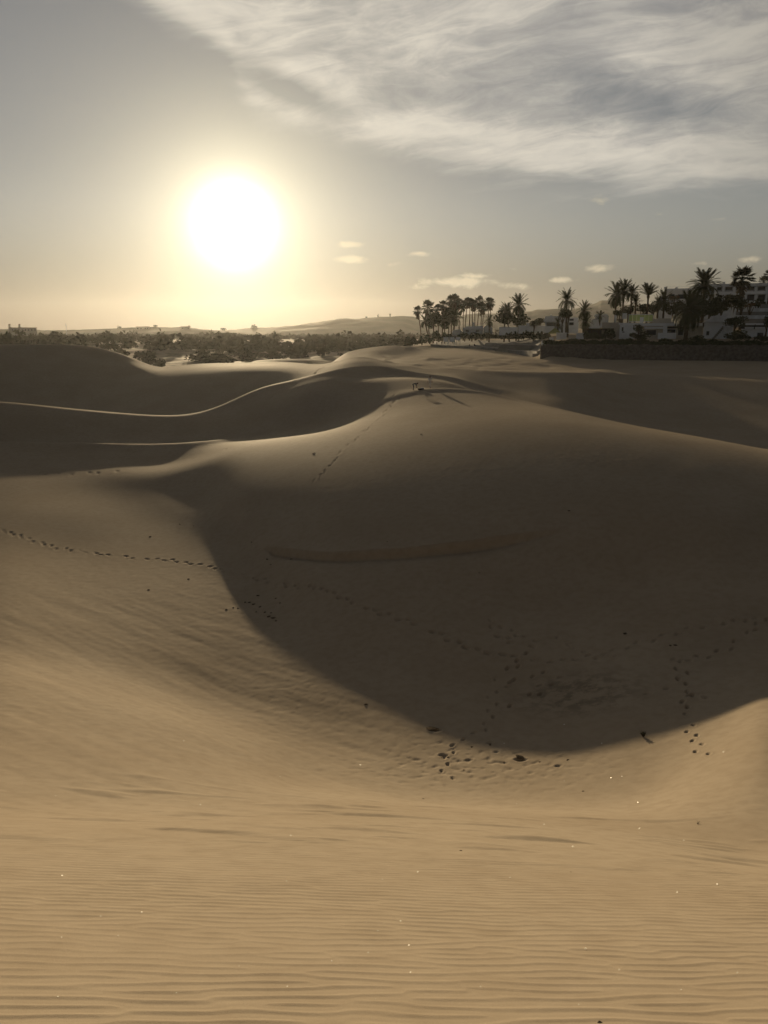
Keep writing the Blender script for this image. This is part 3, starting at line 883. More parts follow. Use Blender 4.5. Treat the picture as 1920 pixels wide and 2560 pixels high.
def trunk_tube(p0, p1, r0, r1, bend=0.0, n=8, seg=12):
    p0 = Vector(p0); p1 = Vector(p1)
    pts = []; rad = []
    side_ = Vector((1, 0.3, 0)) * bend * (p1 - p0).length
    for i in range(seg + 1):
        t = i / seg
        pts.append(p0.lerp(p1, t) + side_ * math.sin(math.pi * t))
        rad.append((r0 + (r1 - r0) * t) * (1.0 + (0.10 if i % 2 else -0.04)))
    return MB().tube(pts, rad, n)

def feather_palm(u, v, Rpx, r, label, n=46, upright=0.0, droop=0.0, bx=0.0, seed=1, trunk=0.24, group=None, vbase=None):
    g = random.Random(seed)
    c = W(u, v, r); k = r / F
    bxy = W(u + bx, v, r)
    gz = ground_z(bxy) - 0.3
    if vbase is not None: gz = min(gz, W(u, vbase, r).z)
    base = Vector((bxy.x, bxy.y, gz))
    o = empty('feather_palm', base, 0, label, 'palm tree', group)
    top = c - base
    trunk_tube((0, 0, 0), top, trunk * 1.25, trunk, 0.0, 8).build('trunk', M_trunk, o, True)
    # thatch of old leaf bases under the crown
    MB().tube([top + Vector((0, 0, -1.1)), top + Vector((0, 0, -0.5)), top + Vector((0, 0, 0.25))], [trunk * 1.1, trunk * 2.0, trunk * 1.2], 8).build('leaf_bases', M_dead, o, True)
    L = Rpx * k * 1.09
    n = int(n * 0.95)
    for i in range(n):
        q = (i + 0.5) / n
        e = 84 - (112 - 70 * upright + 22 * droop) * q ** 0.85 + g.gauss(0, 5)
        me = g.choice(FROND_UP if (q < 0.3 or upright > 0.6) else FROND_AR if q < 0.72 - 0.25 * droop else FROND_DR)
        a = i * 2.39996 + g.gauss(0, 0.15)
        s = L * g.uniform(0.86, 1.08)
        inst('frond', me, o, top + Vector((0, 0, 0.1 - 0.35 * q)), (g.gauss(0, 0.25), -R(e), a), (s, s, s))
    return o

def fan_parts(g, m, origin, e, a, size):
    d = Vector((math.cos(e) * math.cos(a), math.cos(e) * math.sin(a), math.sin(e)))
    sidev = Vector((-math.sin(a), math.cos(a), 0)); upv = d.cross(sidev)
    pet = origin + d * size * 0.45
    m.tube([origin, pet], [0.02 * size, 0.012 * size], 3, False)
    nseg = 11
    for i in range(nseg):
        th = R(-78 + 156 * i / (nseg - 1))
        dr_ = (d * math.cos(th) + sidev * math.sin(th)).normalized()
        ln = size * 0.58 * (0.72 + 0.28 * math.cos(th)) * g.uniform(0.9, 1.1)
        tip = pet + dr_ * ln + Vector((0, 0, -0.22 * ln * g.uniform(0.4, 1.3)))
        w = (sidev * math.cos(th) - d * math.sin(th)) * size * 0.055
        midp = pet + dr_ * ln * 0.6 + Vector((0, 0, 0.02 * size * (-1) ** i))
        m.add([pet, midp - w, tip, midp + w], [(0, 1, 2, 3)])
def fan_crown(seed, n=34):
    g = random.Random(seed); m = MB()
    for i in range(n):
        q = (i + 0.5) / n
        fan_parts(g, m, Vector((0, 0, 0)), R(82 - 125 * q + g.gauss(0, 7)), i * 2.39996 + g.gauss(0, 0.2), g.uniform(0.85, 1.1))
    return m.mesh('fan_crown_mesh', M_fan)
def fan_skirt(seed, n=46):
    g = random.Random(seed); m = MB()
    for i in range(n):
        a = i * 2.39996; z0 = -0.1 - 0.75 * g.random(); rr_ = 0.12 + 0.1 * g.random()
        p = Vector((math.cos(a) * 0.06, math.sin(a) * 0.06, z0))
        q = Vector((math.cos(a) * (rr_ + 0.2), math.sin(a) * (rr_ + 0.2), z0 - 0.45 * g.uniform(0.6, 1.2)))
        w = Vector((-math.sin(a), math.cos(a), 0)) * 0.09
        m.add([p, q - w, q + w], [(0, 1, 2)])
    return m.mesh('fan_skirt_mesh', M_dead)
FANC = [fan_crown(i) for i in range(4)]
FANS = [fan_skirt(i) for i in range(2)]
g0 = random.Random(3)
fm = MB(); fan_parts(g0, fm, Vector((0, 0, 0)), 0.0, 0.0, 1.0)
FANLEAF = fm.mesh('fan_leaf_mesh', M_fan)

def fan_palm(u, v, Rpx, r, label, ub=None, group=None, seed=0, separate=False, skirt=True, trunk=0.16):
    g = random.Random(seed)
    c = W(u, v, r); k = r / F; s = Rpx * k * 1.35
    bxy = W(u if ub is None else ub, v, r)
    base = Vector((bxy.x, bxy.y, ground_z(bxy) - 0.3))
    o = empty('fan_palm', base, 0, label, 'palm tree', group)
    top = c - base
    trunk_tube((0, 0, 0), top, trunk * 1.5, trunk * 0.8, g.uniform(-0.015, 0.015), 7, 14).build('trunk', M_trunk, o, True)
    if separate:
        for i in range(36):
            q = (i + 0.5) / 36
            inst('frond', FANLEAF, o, top, (g.gauss(0, 0.2), -R(82 - 125 * q + g.gauss(0, 6)), i * 2.39996), (s * g.uniform(0.85, 1.1),) * 3)
    else:
        inst('crown', FANC[seed % 4], o, top, (0, 0, g.uniform(0, 6)), (s, s, s * g.uniform(0.9, 1.15)))
    if skirt:
        inst('dead_frond_skirt', FANS[seed % 2], o, top, (0, 0, g.uniform(0, 6)), (s, s, s * g.uniform(0.9, 1.4)))
    return o

# ------------------------------------------------------------------ building helper
class Building:
    def __init__(self, uc, vb, r, name, label, cat='building', yaw=0.0, group=None):
        self.ac, _ = pix(uc, vb); self.r = r
        p = W(uc, vb, r)
        self.base = Vector((p.x, p.y, p.z))
        self.yaw = yaw
        self.o = empty(name, self.base, -self.ac + yaw, label, cat, group)
    def loc(self, u, v, dy):
        a, t = pix(u, v)
        d = a - self.ac
        if abs(self.yaw) < 1e-6:
            rho = (self.r + dy) / math.cos(d)
            return rho * math.sin(d), rho * t - self.base.z
        rho = (self.r + dy) / math.cos(d)
        return rho * math.sin(d), rho * t - self.base.z
    def rect(self, u0, v0, u1, v1, dy):
        um = (u0 + u1) / 2; vm = (v0 + v1) / 2
        x0, _ = self.loc(u0, vm, dy); x1, _ = self.loc(u1, vm, dy)
        _, z1 = self.loc(um, v0, dy); _, z0 = self.loc(um, v1, dy)
        return x0, x1, z0, z1
    def box(self, name, u0, v0, u1, v1, dy, depth, mat, parent=None):
        x0, x1, z0, z1 = self.rect(u0, v0, u1, v1, dy)
        return MB().box(x0, x1, dy, dy + depth, z0, z1).build(name, mat, parent or self.o)
    def poly(self, name, pts, dy, depth, mat, parent=None):
        q = [self.loc(u, v, dy) for u, v in pts]
        return MB().prism(q, dy, dy + depth).build(name, mat, parent or self.o)
    def window(self, u0, v0, u1, v1, dy, mat=None, frame=True):
        x0, x1, z0, z1 = self.rect(u0, v0, u1, v1, dy)
        w = 0.07
        m = MB()
        m.box(x0 - w, x1 + w, dy - 0.05, dy + 0.02, z1, z1 + w); m.box(x0 - w, x1 + w, dy - 0.08, dy + 0.02, z0 - w, z0)
        m.box(x0 - w, x0, dy - 0.05, dy + 0.02, z0, z1); m.box(x1, x1 + w, dy - 0.05, dy + 0.02, z0, z1)
        f = m.build('window', M_white2, self.o)
        MB().box(x0, x1, dy - 0.012, dy + 0.02, z0, z1).build('pane', mat or M_glass, f)
        return f
# ------------------------------------------------------------------ hotel on the rise
hb = Building(1790, 800, 300, 'hotel', 'long white two storey hotel with rows of dark balconies behind the palms')
hb.box('wall', 1742, 716, 1990, 800, 2.2, 11, M_white2)
hb.box('wall', 1664, 729, 1741.6, 800, 0.9, 10, M_white)
hb.box('roof_slab', 1738, 708.5, 1992, 715.8, -0.3, 14, M_white2)
hb.box('roof_slab', 1661, 721, 1745, 728.8, 0.2, 11, M_white)
hb.box('wall', 1645, 739, 1663.6, 800, 3.0, 7, M_white2)
hb.box('floor_slab', 1742, 728.5, 1990, 735.5, -0.3, 2.45, M_white)
hb.box('floor_slab', 1742, 752, 1990, 758, -0.3, 2.45, M_white)
for u in (1743, 1768, 1789, 1809, 1836, 1863, 1890, 1917, 1944):
    hb.box('column', u - 2.6, 716, u + 2.6, 728.3, -0.25, 0.6, M_white)
    hb.box('column', u - 2.6, 735.7, u + 2.6, 751.8, -0.25, 0.6, M_white)
for a, b in ((1748, 1763), (1773, 1785), (1793, 1804), (1814, 1831), (1841, 1858), (1868, 1885), (1895, 1912), (1922, 1939)):
    w = hb.box('balcony_shade', a, 717, b, 728.2, 2.12, 0.1, M_dark)  # dark panels: shade of the recessed balconies put into the colour
    w = hb.box('balcony_shade', a, 737, b, 751.6, 2.12, 0.1, M_dark)
    hb.box('railing', a - 1, 725.2, b + 1, 728.2, -0.15, 0.06, M_metal)
for a, b in ((1672, 1686), (1694, 1715), (1722, 1738)):
    hb.window(a, 736, b, 747, 0.88, M_dark)
for u, v in ((1663.5, 717), (1691, 718), (1731, 717.5), (1810, 704.5)):
    hb.box('chimney', u - 3, v, u + 3, v + 7, 2.0, 1.2, M_white2)
hb.box('roof_rail', 1664, 716.5, 1742, 717.0, 1.0, 0.05, M_metal)

# ------------------------------------------------------------------ bungalows and garden walls
b = Building(1402, 828, 300, 'white_bungalow', 'low white bungalow with sloping blue-shaded roof behind the tallest single palm')
b.box('wall', 1363, 803, 1446, 832, 0, 8, M_white)
b.poly('roof', [(1359, 803.5), (1363.5, 790), (1404, 790), (1404, 803.5)], -0.6, 9, M_white)
b.box('upper_wall', 1404.5, 794, 1446, 802.8, 0.3, 6, M_white)
b.window(1424, 797.5, 1434, 801.5, 0.28); b.window(1366, 806, 1388, 815, -0.02, M_dark); b.window(1423, 806, 1434, 813, -0.02, M_dark)
b.box('chimney', 1376, 787, 1379, 790.2, 2, 0.8, M_white)

b = Building(1340, 832, 318, 'garden_wall', 'long white garden wall between the grove and the bungalow', 'wall')
b.box('wall', 1296, 815, 1383, 834, 0, 0.5, M_white); b.box('coping', 1295, 813.6, 1384, 815, -0.15, 0.8, M_white)
b.box('gate_pier', 1316, 807, 1323, 815, -0.1, 0.9, M_white)
b = Building(1268, 834, 330, 'garden_wall', 'short white wall under the round palm by the grove', 'wall')
b.box('wall', 1248, 819, 1294, 838, 0, 0.5, M_white); b.box('coping', 1247, 817.8, 1295, 819, -0.15, 0.8, M_white)

b = Building(1182, 832, 358, 'pool_pavilion', 'flat bluish-white pavilion roof below the tall slim palms')
b.box('wall', 1158, 821, 1207, 838, 0.5, 7, M_white2)
b.poly('roof', [(1156, 822), (1166, 816), (1206, 815), (1209, 822)], 0, 8, M_white)
b.box('chimney', 1181.5, 806, 1185.5, 816, 3, 1.0, M_white2)
b.window(1164, 825, 1172, 830, 0.48, M_dark); b.window(1190, 825, 1199, 830, 0.48, M_dark)
b = Building(1220, 832, 352, 'pool_pavilion', 'small curved white roof behind the drooping low palm')
b.poly('roof', [(1207.5, 822), (1212, 815.5), (1220, 813.5), (1228, 815), (1232, 822)], 0, 6, M_white)
b.box('wall', 1209, 822, 1231, 838, 0.4, 5, M_white2)
b = Building(1143, 836, 356, 'pool_pavilion', 'low domed pale shed left of the flat pavilion')
b.poly('roof', [(1130, 831), (1133, 826), (1141, 823.5), (1150, 824), (1157, 831)], 0, 4, M_white2)
b.box('wall', 1131, 831, 1156, 840, 0.3, 3.5, M_white2)

b = Building(1387, 852, 243, 'beach_kiosk', 'open kiosk with a yellow-green pyramid canopy near the stone bank', 'kiosk')
q0 = b.loc(1371, 832, 0); q1 = b.loc(1403, 832, 0); zt = b.loc(1387, 820, 0)[1]
xa, xb = q0[0], q1[0]; zb = q0[1]; xm = (xa + xb) / 2; dep = xb - xa
MB().add([(xa, 0, zb), (xb, 0, zb), (xb, dep, zb), (xa, dep, zb), (xm - .15, dep / 2, zt), (xm + .15, dep / 2, zt), (xa, 0, zb - .25), (xb, 0, zb - .25), (xb, dep, zb - .25), (xa, dep, zb - .25)],
         [(0, 1, 5, 4), (1, 2, 5), (2, 3, 4, 5), (3, 0, 4), (0, 6, 7, 1), (1, 7, 8, 2), (2, 8, 9, 3), (3, 9, 6, 0), (6, 9, 8, 7)]).build('canopy', M_thatch, b.o)
for x, y in ((xa + .2, .2), (xb - .2, .2), (xa + .2, dep - .2), (xb - .2, dep - .2)):
    MB().tube([(x, y, -1.0), (x, y, zb - .25)], 0.07, 6).build('post', M_bark, b.o)
b.box('counter', 1373, 843, 1384, 853, 0.6, 1.2, M_white2)
b = Building(1405, 850, 238, 'garden_wall', 'pale low wall right of the pyramid kiosk', 'wall')
b.box('wall', 1391, 833, 1416, 854, 0, 0.5, M_white2); b.box('coping', 1390, 831.6, 1417, 833, -0.12, 0.75, M_white)
b = Building(1450, 853, 234, 'garden_wall', 'white corner wall beside the dark pergola', 'wall')
b.box('wall', 1440, 834, 1460, 856, 0, 3.0, M_white); b.box('wall', 1421, 836, 1439.6, 854, 0.6, 0.5, M_cream); b.box('coping', 1419, 832.5, 1461, 834, -0.12, 0.9, M_white)

b = Building(1498, 852, 232, 'pergola', 'dark overgrown pergola with a pale lit roof strip left of the stair bungalow', 'pergola')
b.poly('roof_strip', [(1471, 820), (1472, 819), (1504, 814), (1504, 818.5)], -0.3, 3.2, M_white)
b.box('roof', 1459, 821, 1535, 825, 0, 4, M_bark)
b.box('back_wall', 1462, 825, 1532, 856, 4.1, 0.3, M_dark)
for u in (1461, 1478, 1496, 1514, 1531):
    b.box('post', u - 1.2, 825, u + 1.2, 856, 0.1, 0.25, M_bark)
b = Building(1555, 852, 230, 'stair_bungalow', 'white bungalow with an outside stair rising to its roof terrace')
b.box('wall', 1548, 812, 1606, 858, 2.5, 7, M_white)
b.box('wall', 1504, 806, 1547.6, 858, 3.2, 7, M_cream)
b.poly('stair_wall', [(1550, 858), (1550, 813), (1606, 806), (1607, 812), (1566, 846), (1566, 858)], 1.2, 0.35, M_white)
for i in range(9):
    u = 1566 + i * 4.4; v = 847 - i * 3.9
    b.box('step', u, v, u + 4.6, v + 6 + i * 3.0, 1.56, 1.0, M_white2)
b.box('parapet', 1547, 807.5, 1607, 811.8, 2.3, 0.4, M_white)
b.window(1554.5, 818, 1558.5, 828, 1.18, M_dark); b.window(1556, 829, 1561, 831.5, 1.18, M_dark)
b.box('chimney', 1536, 788, 1541, 806, 4, 0.9, M_white2); b.box('roof_hut', 1556, 783, 1567, 797, 6, 2, M_white2)
b.box('roof_hut', 1600, 793, 1609, 806, 3, 2, M_white)
b = Building(1602, 812, 238, 'terrace_screen', 'yellow-green terrace screen of upright panels above the stair bungalow', 'screen')
b.box('frame', 1571, 786, 1633, 787.2, -0.05, 0.1, M_white2); b.box('frame', 1571, 803, 1633, 804.2, -0.05, 0.1, M_white2)
for i in range(6):
    u = 1572 + i * 10.1
    b.box('panel', u, 787.3, u + 9.3, 802.9, 0, 0.05, M_green)
b.box('post', 1571, 787, 1572, 812, -0.06, 0.1, M_white2); b.box('post', 1632, 787, 1633, 812, -0.06, 0.1, M_white2)
b = Building(1650, 852, 229, 'terrace_bungalow', 'long flat bungalow with white bands behind the big drooping palm')
b.box('wall', 1608, 815, 1756, 858, 2.0, 7, M_cream)
b.box('roof_slab', 1606, 808, 1757, 814.6, 1.0, 9, M_white)
b.box('upper_wall', 1634, 796, 1700, 807.8, 4.5, 5, M_cream)
b.box('balcony_wall', 1610, 817, 1660, 822, 0.6, 0.3, M_white)
b.box('pier', 1657, 810, 1667, 858, 0.4, 0.9, M_white); b.box('garden_front', 1644, 832, 1690, 858, 0.0, 0.35, M_white)
b.box('recess_shade', 1668, 817, 1715, 820, 1.9, 0.1, M_dark); b.window(1668, 824, 1688, 840, 1.98, M_dark); b.window(1695, 824, 1708, 838, 1.98, M_dark); b.window(1616, 825, 1640, 838, 1.98, M_dark)  # near-black strip on the wall paints the shade of a recess
b = Building(1790, 856, 226, 'corner_bungalow', 'white bungalow with a diagonal outside stair left of the clipped shrub')
b.box('wall', 1757.5, 806, 1832, 862, 2.0, 8, M_white)
b.poly('roof', [(1755, 806), (1788, 789), (1830, 789), (1834, 806)], 1.2, 9, M_white2)
b.poly('stair_wall', [(1786, 862), (1786, 845), (1813, 812), (1832, 812), (1832, 862)], 0.6, 0.4, M_white2)
for i in range(8):
    u = 1784 + i * 3.4; v = 843 - i * 4.0
    b.box('step', u - 3, v, u + 0.6, v + 9, 0.25, 0.34, M_conc)
b.box('post', 1758.5, 806, 1760.5, 818, 0.8, 0.2, M_dark); b.window(1766, 828, 1773, 838, 1.98, M_dark)
b = Building(1885, 858, 228, 'terrace_house', 'white terrace house with a dark rail at the right edge')
b.box('wall', 1852, 822, 1990, 864, 2.0, 8, M_white)
b.box('terrace_slab', 1846, 808, 1990, 812.5, 1.2, 9, M_white)
b.box('recess_shade', 1852, 812.6, 1990, 821.8, 2.6, 6, M_dark)  # solid near-black box, shade under the slab put into its colour
b.box('parapet', 1862, 817.5, 1990, 821.8, 1.3, 0.4, M_white)
b.poly('stair_rail', [(1884, 823), (1887, 811), (1889.5, 811), (1887, 823)], 1.0, 0.15, M_dark)
b.window(1893, 832, 1908, 846, 1.98, M_dark)
b = Building(1870, 812, 250, 'terraced_steps', 'stepped grey terrace walls climbing below the hotel at the right edge', 'terrace')
for i, (a, c, v) in enumerate(((1806, 1990, 797), (1818, 1990, 788), (1838, 1990, 779), (1860, 1990, 770), (1900, 1990, 760))):
    b.box('terrace_wall', a, v, c, 818, i * 3.2, 3.1, M_white2 if i % 2 else M_conc)
b.box('upright_wall', 1828, 768, 1832, 800, 1.2, 1.2, M_white2)
b = Building(1490, 812, 290, 'lit_cottage', 'small cottage roof catching the sun left of the palm cluster')
b.box('wall', 1486, 791, 1521, 816, 0.4, 6, M_white); b.poly('roof', [(1484, 791), (1488, 785.5), (1518, 785.5), (1523, 791)], 0, 7, M_white)
b.window(1494, 795, 1502, 804, 0.38, M_dark)
b = Building(1478, 826, 262, 'lit_cottage', 'pale gabled shed at the foot of the dark twin palm')
b.poly('wall', [(1468, 832), (1480, 800), (1496, 800), (1502, 832)], 0.3, 4, M_white); b.poly('roof', [(1478, 800), (1481, 797), (1495, 797), (1498, 800)], 0, 4.6, M_white2)

# rubble retaining bank ------------------------------------------------------------
nu, nv = 420, 22
au = np.linspace(pix(1351, 880)[0], pix(2080, 880)[0], nu)
tv = np.linspace(0, 1, nv)
uu_ = 960 + np.tan(au) * F * math.cos(PITCH)
bot_r = np.interp(au, [pix(1351, 880)[0], pix(1600, 880)[0], pix(1920, 880)[0], pix(2080, 880)[0]], [203.5, 199.3, 195.3, 194])
top_v = np.interp(uu_, [1351, 1400, 1920, 2080], [862, 861, 864, 866]); bot_v = np.interp(uu_, [1351, 1400, 1600, 1920, 2080], [899, 905, 909, 914, 916])
Xw = np.zeros((nu, nv + 3)); Yw = np.zeros_like(Xw); Zw = np.zeros_like(Xw)
for i in range(nu):
    zt_ = (bot_r[i] + 2.6) * pix(uu_[i], top_v[i])[1]; zb_ = bot_r[i] * pix(uu_[i], bot_v[i])[1] - 0.4
    for j in range(nv):
        rr_ = bot_r[i] + 2.6 * tv[j]
        Xw[i, j] = rr_ * math.sin(au[i]); Yw[i, j] = rr_ * math.cos(au[i]); Zw[i, j] = zb_ + (zt_ - zb_) * tv[j]
    for j in range(3):
        rr_ = bot_r[i] + 2.6 + (0.5, 1.2, 4.5)[j]
        Xw[i, nv + j] = rr_ * math.sin(au[i]); Yw[i, nv + j] = rr_ * math.cos(au[i]); Zw[i, nv + j] = zt_ + (0.05, 0.0, -0.4)[j]
nrm = 0.22 * np.abs(fbm(Xw / 0.55, Zw / 0.45, 2)) + 0.25 * fbm(Xw / 5, Zw / 3, 2)
Yw -= nrm * 1.0
Zw[:, nv - 1:nv + 2] += 0.25 * fbm(Xw[:, nv - 1:nv + 2] / 1.6, Yw[:, nv - 1:nv + 2] * 0, 3)
wall = grid_mesh('rubble_bank', Xw, Yw, Zw, M_rubble)
tag(wall, 'long dark rubble retaining bank below the bungalows on the right', 'stone bank')

# hedges ------------------------------------------------------------------------
def hedge(pts, hpx, depth, n, label, mats=None, name='hedge', seed=0, leaf=0.28, group=None):
    """pts: (u, v of foot, r) along the hedge; leafy faces fill a wavy body"""
    g = np.random.default_rng(seed)
    P = [W(*p) for p in pts]
    o = empty(name, P[0], 0, label, 'hedge', group)
    seg = [(P[i], P[i + 1], pts[i][2]) for i in range(len(P) - 1)]
    ln = np.array([(b_ - a_).length for a_, b_, _ in seg]); cum = np.cumsum(ln) / ln.sum()
    V = []; Fc = []
    for i in range(n):
        t = g.random(); k = int(np.searchsorted(cum, t)); k = min(k, len(seg) - 1)
        a_, b_, rr_ = seg[k]; lo = 0 if k == 0 else cum[k - 1]
        p = a_.lerp(b_, (t - lo) / max(cum[k] - lo, 1e-6)) - P[0]
        H = hpx * rr_ / F
        hh = H * (0.72 + 0.45 * float(fbm(np.array([t * ln.sum() / 3.0]), np.array([seed * 3.7]), 3)[0]))
        y = g.uniform(-0.5, 0.5) * depth
        z = hh * (1 - (2 * abs(y) / depth) ** 2 * 0.5) * (1 - 0.9 * g.random() ** 2.2)
        q = g.normal(0, 1, 3); q /= np.linalg.norm(q); w = np.cross(q, g.normal(0, 1, 3)); w /= np.linalg.norm(w) + 1e-6
        s = leaf * g.uniform(0.6, 1.5)
        c = np.array([p.x, p.y + y, p.z + z])
        oo = len(V); V += [tuple(c - q * s), tuple(c + w * s * .7), tuple(c + q * s), tuple(c - w * s * .7)]; Fc.append((oo, oo + 1, oo + 2, oo + 3))
    mesh_obj('foliage', V, Fc, mats or M_leaf, o)
    for a_, b_, rr_ in seg:
        for t in (0.1, 0.5, 0.9):
            p = a_.lerp(b_, t) - P[0]
            MB().tube([p + Vector((0, 0, -0.4)), p + Vector((0.1, 0, hpx * rr_ / F * 0.55))], [0.1, 0.05], 5).build('stem', M_bark, o)
    return o
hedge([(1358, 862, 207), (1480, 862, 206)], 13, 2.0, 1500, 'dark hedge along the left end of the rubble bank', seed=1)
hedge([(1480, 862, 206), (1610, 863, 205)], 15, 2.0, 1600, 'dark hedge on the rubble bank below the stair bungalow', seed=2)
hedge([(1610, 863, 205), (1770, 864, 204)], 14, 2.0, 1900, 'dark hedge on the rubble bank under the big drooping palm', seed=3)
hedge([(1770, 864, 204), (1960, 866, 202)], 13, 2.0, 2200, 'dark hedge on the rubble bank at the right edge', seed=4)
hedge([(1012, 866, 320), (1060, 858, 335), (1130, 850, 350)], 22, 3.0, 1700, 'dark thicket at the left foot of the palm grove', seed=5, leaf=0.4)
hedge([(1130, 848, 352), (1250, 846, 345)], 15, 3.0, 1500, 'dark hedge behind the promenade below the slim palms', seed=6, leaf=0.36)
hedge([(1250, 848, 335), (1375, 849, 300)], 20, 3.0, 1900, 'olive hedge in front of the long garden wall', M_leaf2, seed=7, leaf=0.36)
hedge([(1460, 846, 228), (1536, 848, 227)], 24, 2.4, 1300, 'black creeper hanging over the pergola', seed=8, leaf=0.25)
hedge([(965, 880, 262), (1020, 868, 300)], 10, 2.5, 500, 'low dark scrub hedge on the far sand hump', M_scrub, seed=9, leaf=0.35)

# promenade ----------------------------------------------------------------------
na, nr_ = 60, 40
pa0, pa1 = pix(1082, 870)[0], pix(1350, 870)[0]
aa = np.linspace(pa0, pa1, na)
kerb = [(1078, 867, 325), (1120, 869, 318), (1180, 871, 303), (1240, 876, 288), (1290, 883, 268), (1345, 893, 229)]
kr = np.interp(aa, [pix(u, v)[0] for u, v, r in kerb], [r for u, v, r in kerb])
Xp = np.zeros((na, nr_)); Yp = np.zeros_like(Xp); Zp = np.zeros_like(Xp)
for i in range(na):
    for j, r_ in enumerate(np.linspace(kr[i] + 0.6, 400 - 60 * i / na, nr_)):
        Xp[i, j] = r_ * math.sin(aa[i]); Yp[i, j] = r_ * math.cos(aa[i]); Zp[i, j] = ground(Xp[i, j], Yp[i, j]) + 0.12
pv = grid_mesh('promenade', Xp, Yp, Zp, M_pave)
tag(pv, kind='structure')
def ribbon_wall(pts, h, th, name, label, mat, cat='wall', sink=0.6, cap=None):
    P = []
    for u, v, r in pts:
        p = W(u, v, r); P.append(Vector((p.x, p.y, ground(p.x, p.y))))
    o = empty(name, P[0], 0, label, cat)
    hs = h if isinstance(h, (list, tuple)) else [h] * len(P)
    V = []; Fc = []
    for i, p in enumerate(P):
        t = (P[min(i + 1, len(P) - 1)] - P[max(i - 1, 0)]).normalized(); s = Vector((-t.y, t.x, 0)).normalized() * th / 2
        q = p - P[0]
        V += [q - s - Vector((0, 0, sink)), q - s + Vector((0, 0, hs[i])), q + s + Vector((0, 0, hs[i])), q + s - Vector((0, 0, sink))]
    for i in range(len(P) - 1):
        a = i * 4; c = a + 4
        Fc += [(a, a + 1, c + 1, c), (a + 1, a + 2, c + 2, c + 1), (a + 2, a + 3, c + 3, c + 2)]
    Fc += [(0, 3, 2, 1), tuple(len(V) - 4 + k for k in (0, 1, 2, 3))]
    mesh_obj('wall', V, Fc, mat, o)
    V2 = []; F2 = []
    for i, p in enumerate(P):
        t = (P[min(i + 1, len(P) - 1)] - P[max(i - 1, 0)]).normalized(); s = Vector((-t.y, t.x, 0)).normalized() * (th / 2 + 0.08)
        q = p - P[0] + Vector((0, 0, hs[i] + 0.003))
        V2 += [q - s, q - s + Vector((0, 0, 0.14)), q + s + Vector((0, 0, 0.14)), q + s]
    for i in range(len(P) - 1):
        a = i * 4; c = a + 4
        F2 += [(a, a + 1, c + 1, c), (a + 1, a + 2, c + 2, c + 1), (a + 2, a + 3, c + 3, c + 2), (a + 3, a, c, c + 3)]
    F2 += [(0, 3, 2, 1), tuple(len(V2) - 4 + k for k in (0, 1, 2, 3))]
    mesh_obj('coping', V2, F2, M_kerb, o)
    return o
ribbon_wall(kerb, [0.9, 0.7, 0.75, 0.8, 0.9, 1.1], 0.7, 'promenade_wall', 'long low pale wall between the beach sand and the promenade', M_conc)
b = Building(1340, 894, 226, 'end_block', 'pale block ending the low promenade wall beside the rubble bank', 'wall')
b.box('block', 1331, 885, 1346, 899, 0, 0.9, M_kerb); b.box('cap', 1330.5, 884, 1346.5, 885, -0.06, 1.02, M_kerb)
b = Building(1297, 880, 275, 'ramp_wall', 'grey concrete ramp flank facing the beach behind the low wall', 'ramp')
b.poly('flank', [(1236, 878), (1256, 861), (1342, 864), (1350, 872), (1342, 884), (1300, 884)], 0, 3.5, M_conc)
b.poly('coping', [(1255, 861), (1256, 859.8), (1343, 862.8), (1342, 864)], -0.1, 3.7, M_kerb)
b = Building(1205, 870, 318, 'ramp_wall', 'white sloping ramp wall in the shape of a V with its slab', 'ramp')
b.poly('sloping_wall', [(1194, 850), (1199, 850), (1214, 866), (1211, 870), (1206, 870)], 0, 0.6, M_kerb)
b.poly('slab', [(1211, 866.5), (1214, 857), (1243, 858), (1232, 868)], 1.0, 5, M_kerb)
b = Building(1290, 866, 320, 'rail_wall', 'thin pale sloping parapet climbing to the hedge', 'wall')
b.poly('parapet', [(1246, 863), (1330, 846), (1332, 848.5), (1248, 865.5)], 0, 0.4, M_kerb); b.box('pier', 1330, 837, 1335, 850, -0.1, 0.8, M_white)
b.box('low_wall', 1340, 849.5, 1360, 852, -8, 0.5, M_white)
b = Building(1355, 876, 229, 'wall_end', 'upright pale wall end catching the sun at the head of the rubble bank', 'wall', yaw=0.0)
b.o.rotation_euler.z += R(-68)
MB().box(-0.1, 2.4, -0.25, 0.25, -1.2, 2.55).build('wall', M_white, b.o); MB().box(-0.15, 2.45, -0.3, 0.3, 2.553, 2.68).build('coping', M_kerb, b.o)
for i, (u0, u1, v1, lab) in enumerate(((1109, 1121, 855, 'leftmost of three pale notice boards on the promenade'), (1124, 1136, 855, 'middle one of three pale notice boards on the promenade'), (1139.5, 1151, 851, 'rightmost of three pale notice boards on the promenade'))):
    b = Building((u0 + u1) / 2, 864, 338, 'notice_board', lab, 'notice board', group='notice boards on the promenade')
    b.box('panel', u0, 842.5, u1, v1, 0, 0.12, M_white)
    b.box('post', u0 + .6, v1 - 1, u0 + 1.6, 867, 0.13, 0.12, M_metal); b.box('post', u1 - 1.6, v1 - 1, u1 - .6, 867, 0.13, 0.12, M_metal)
b = Building(1120, 866, 330, 'tilted_sign', 'small tilted bright panel in front of the notice boards', 'sign')
b.poly('panel', [(1117, 858.5), (1123.5, 853.5), (1124.5, 855), (1118, 860)], 0, 0.1, M_white); b.box('post', 1120.2, 858, 1121, 868, 0.1, 0.1, M_metal)
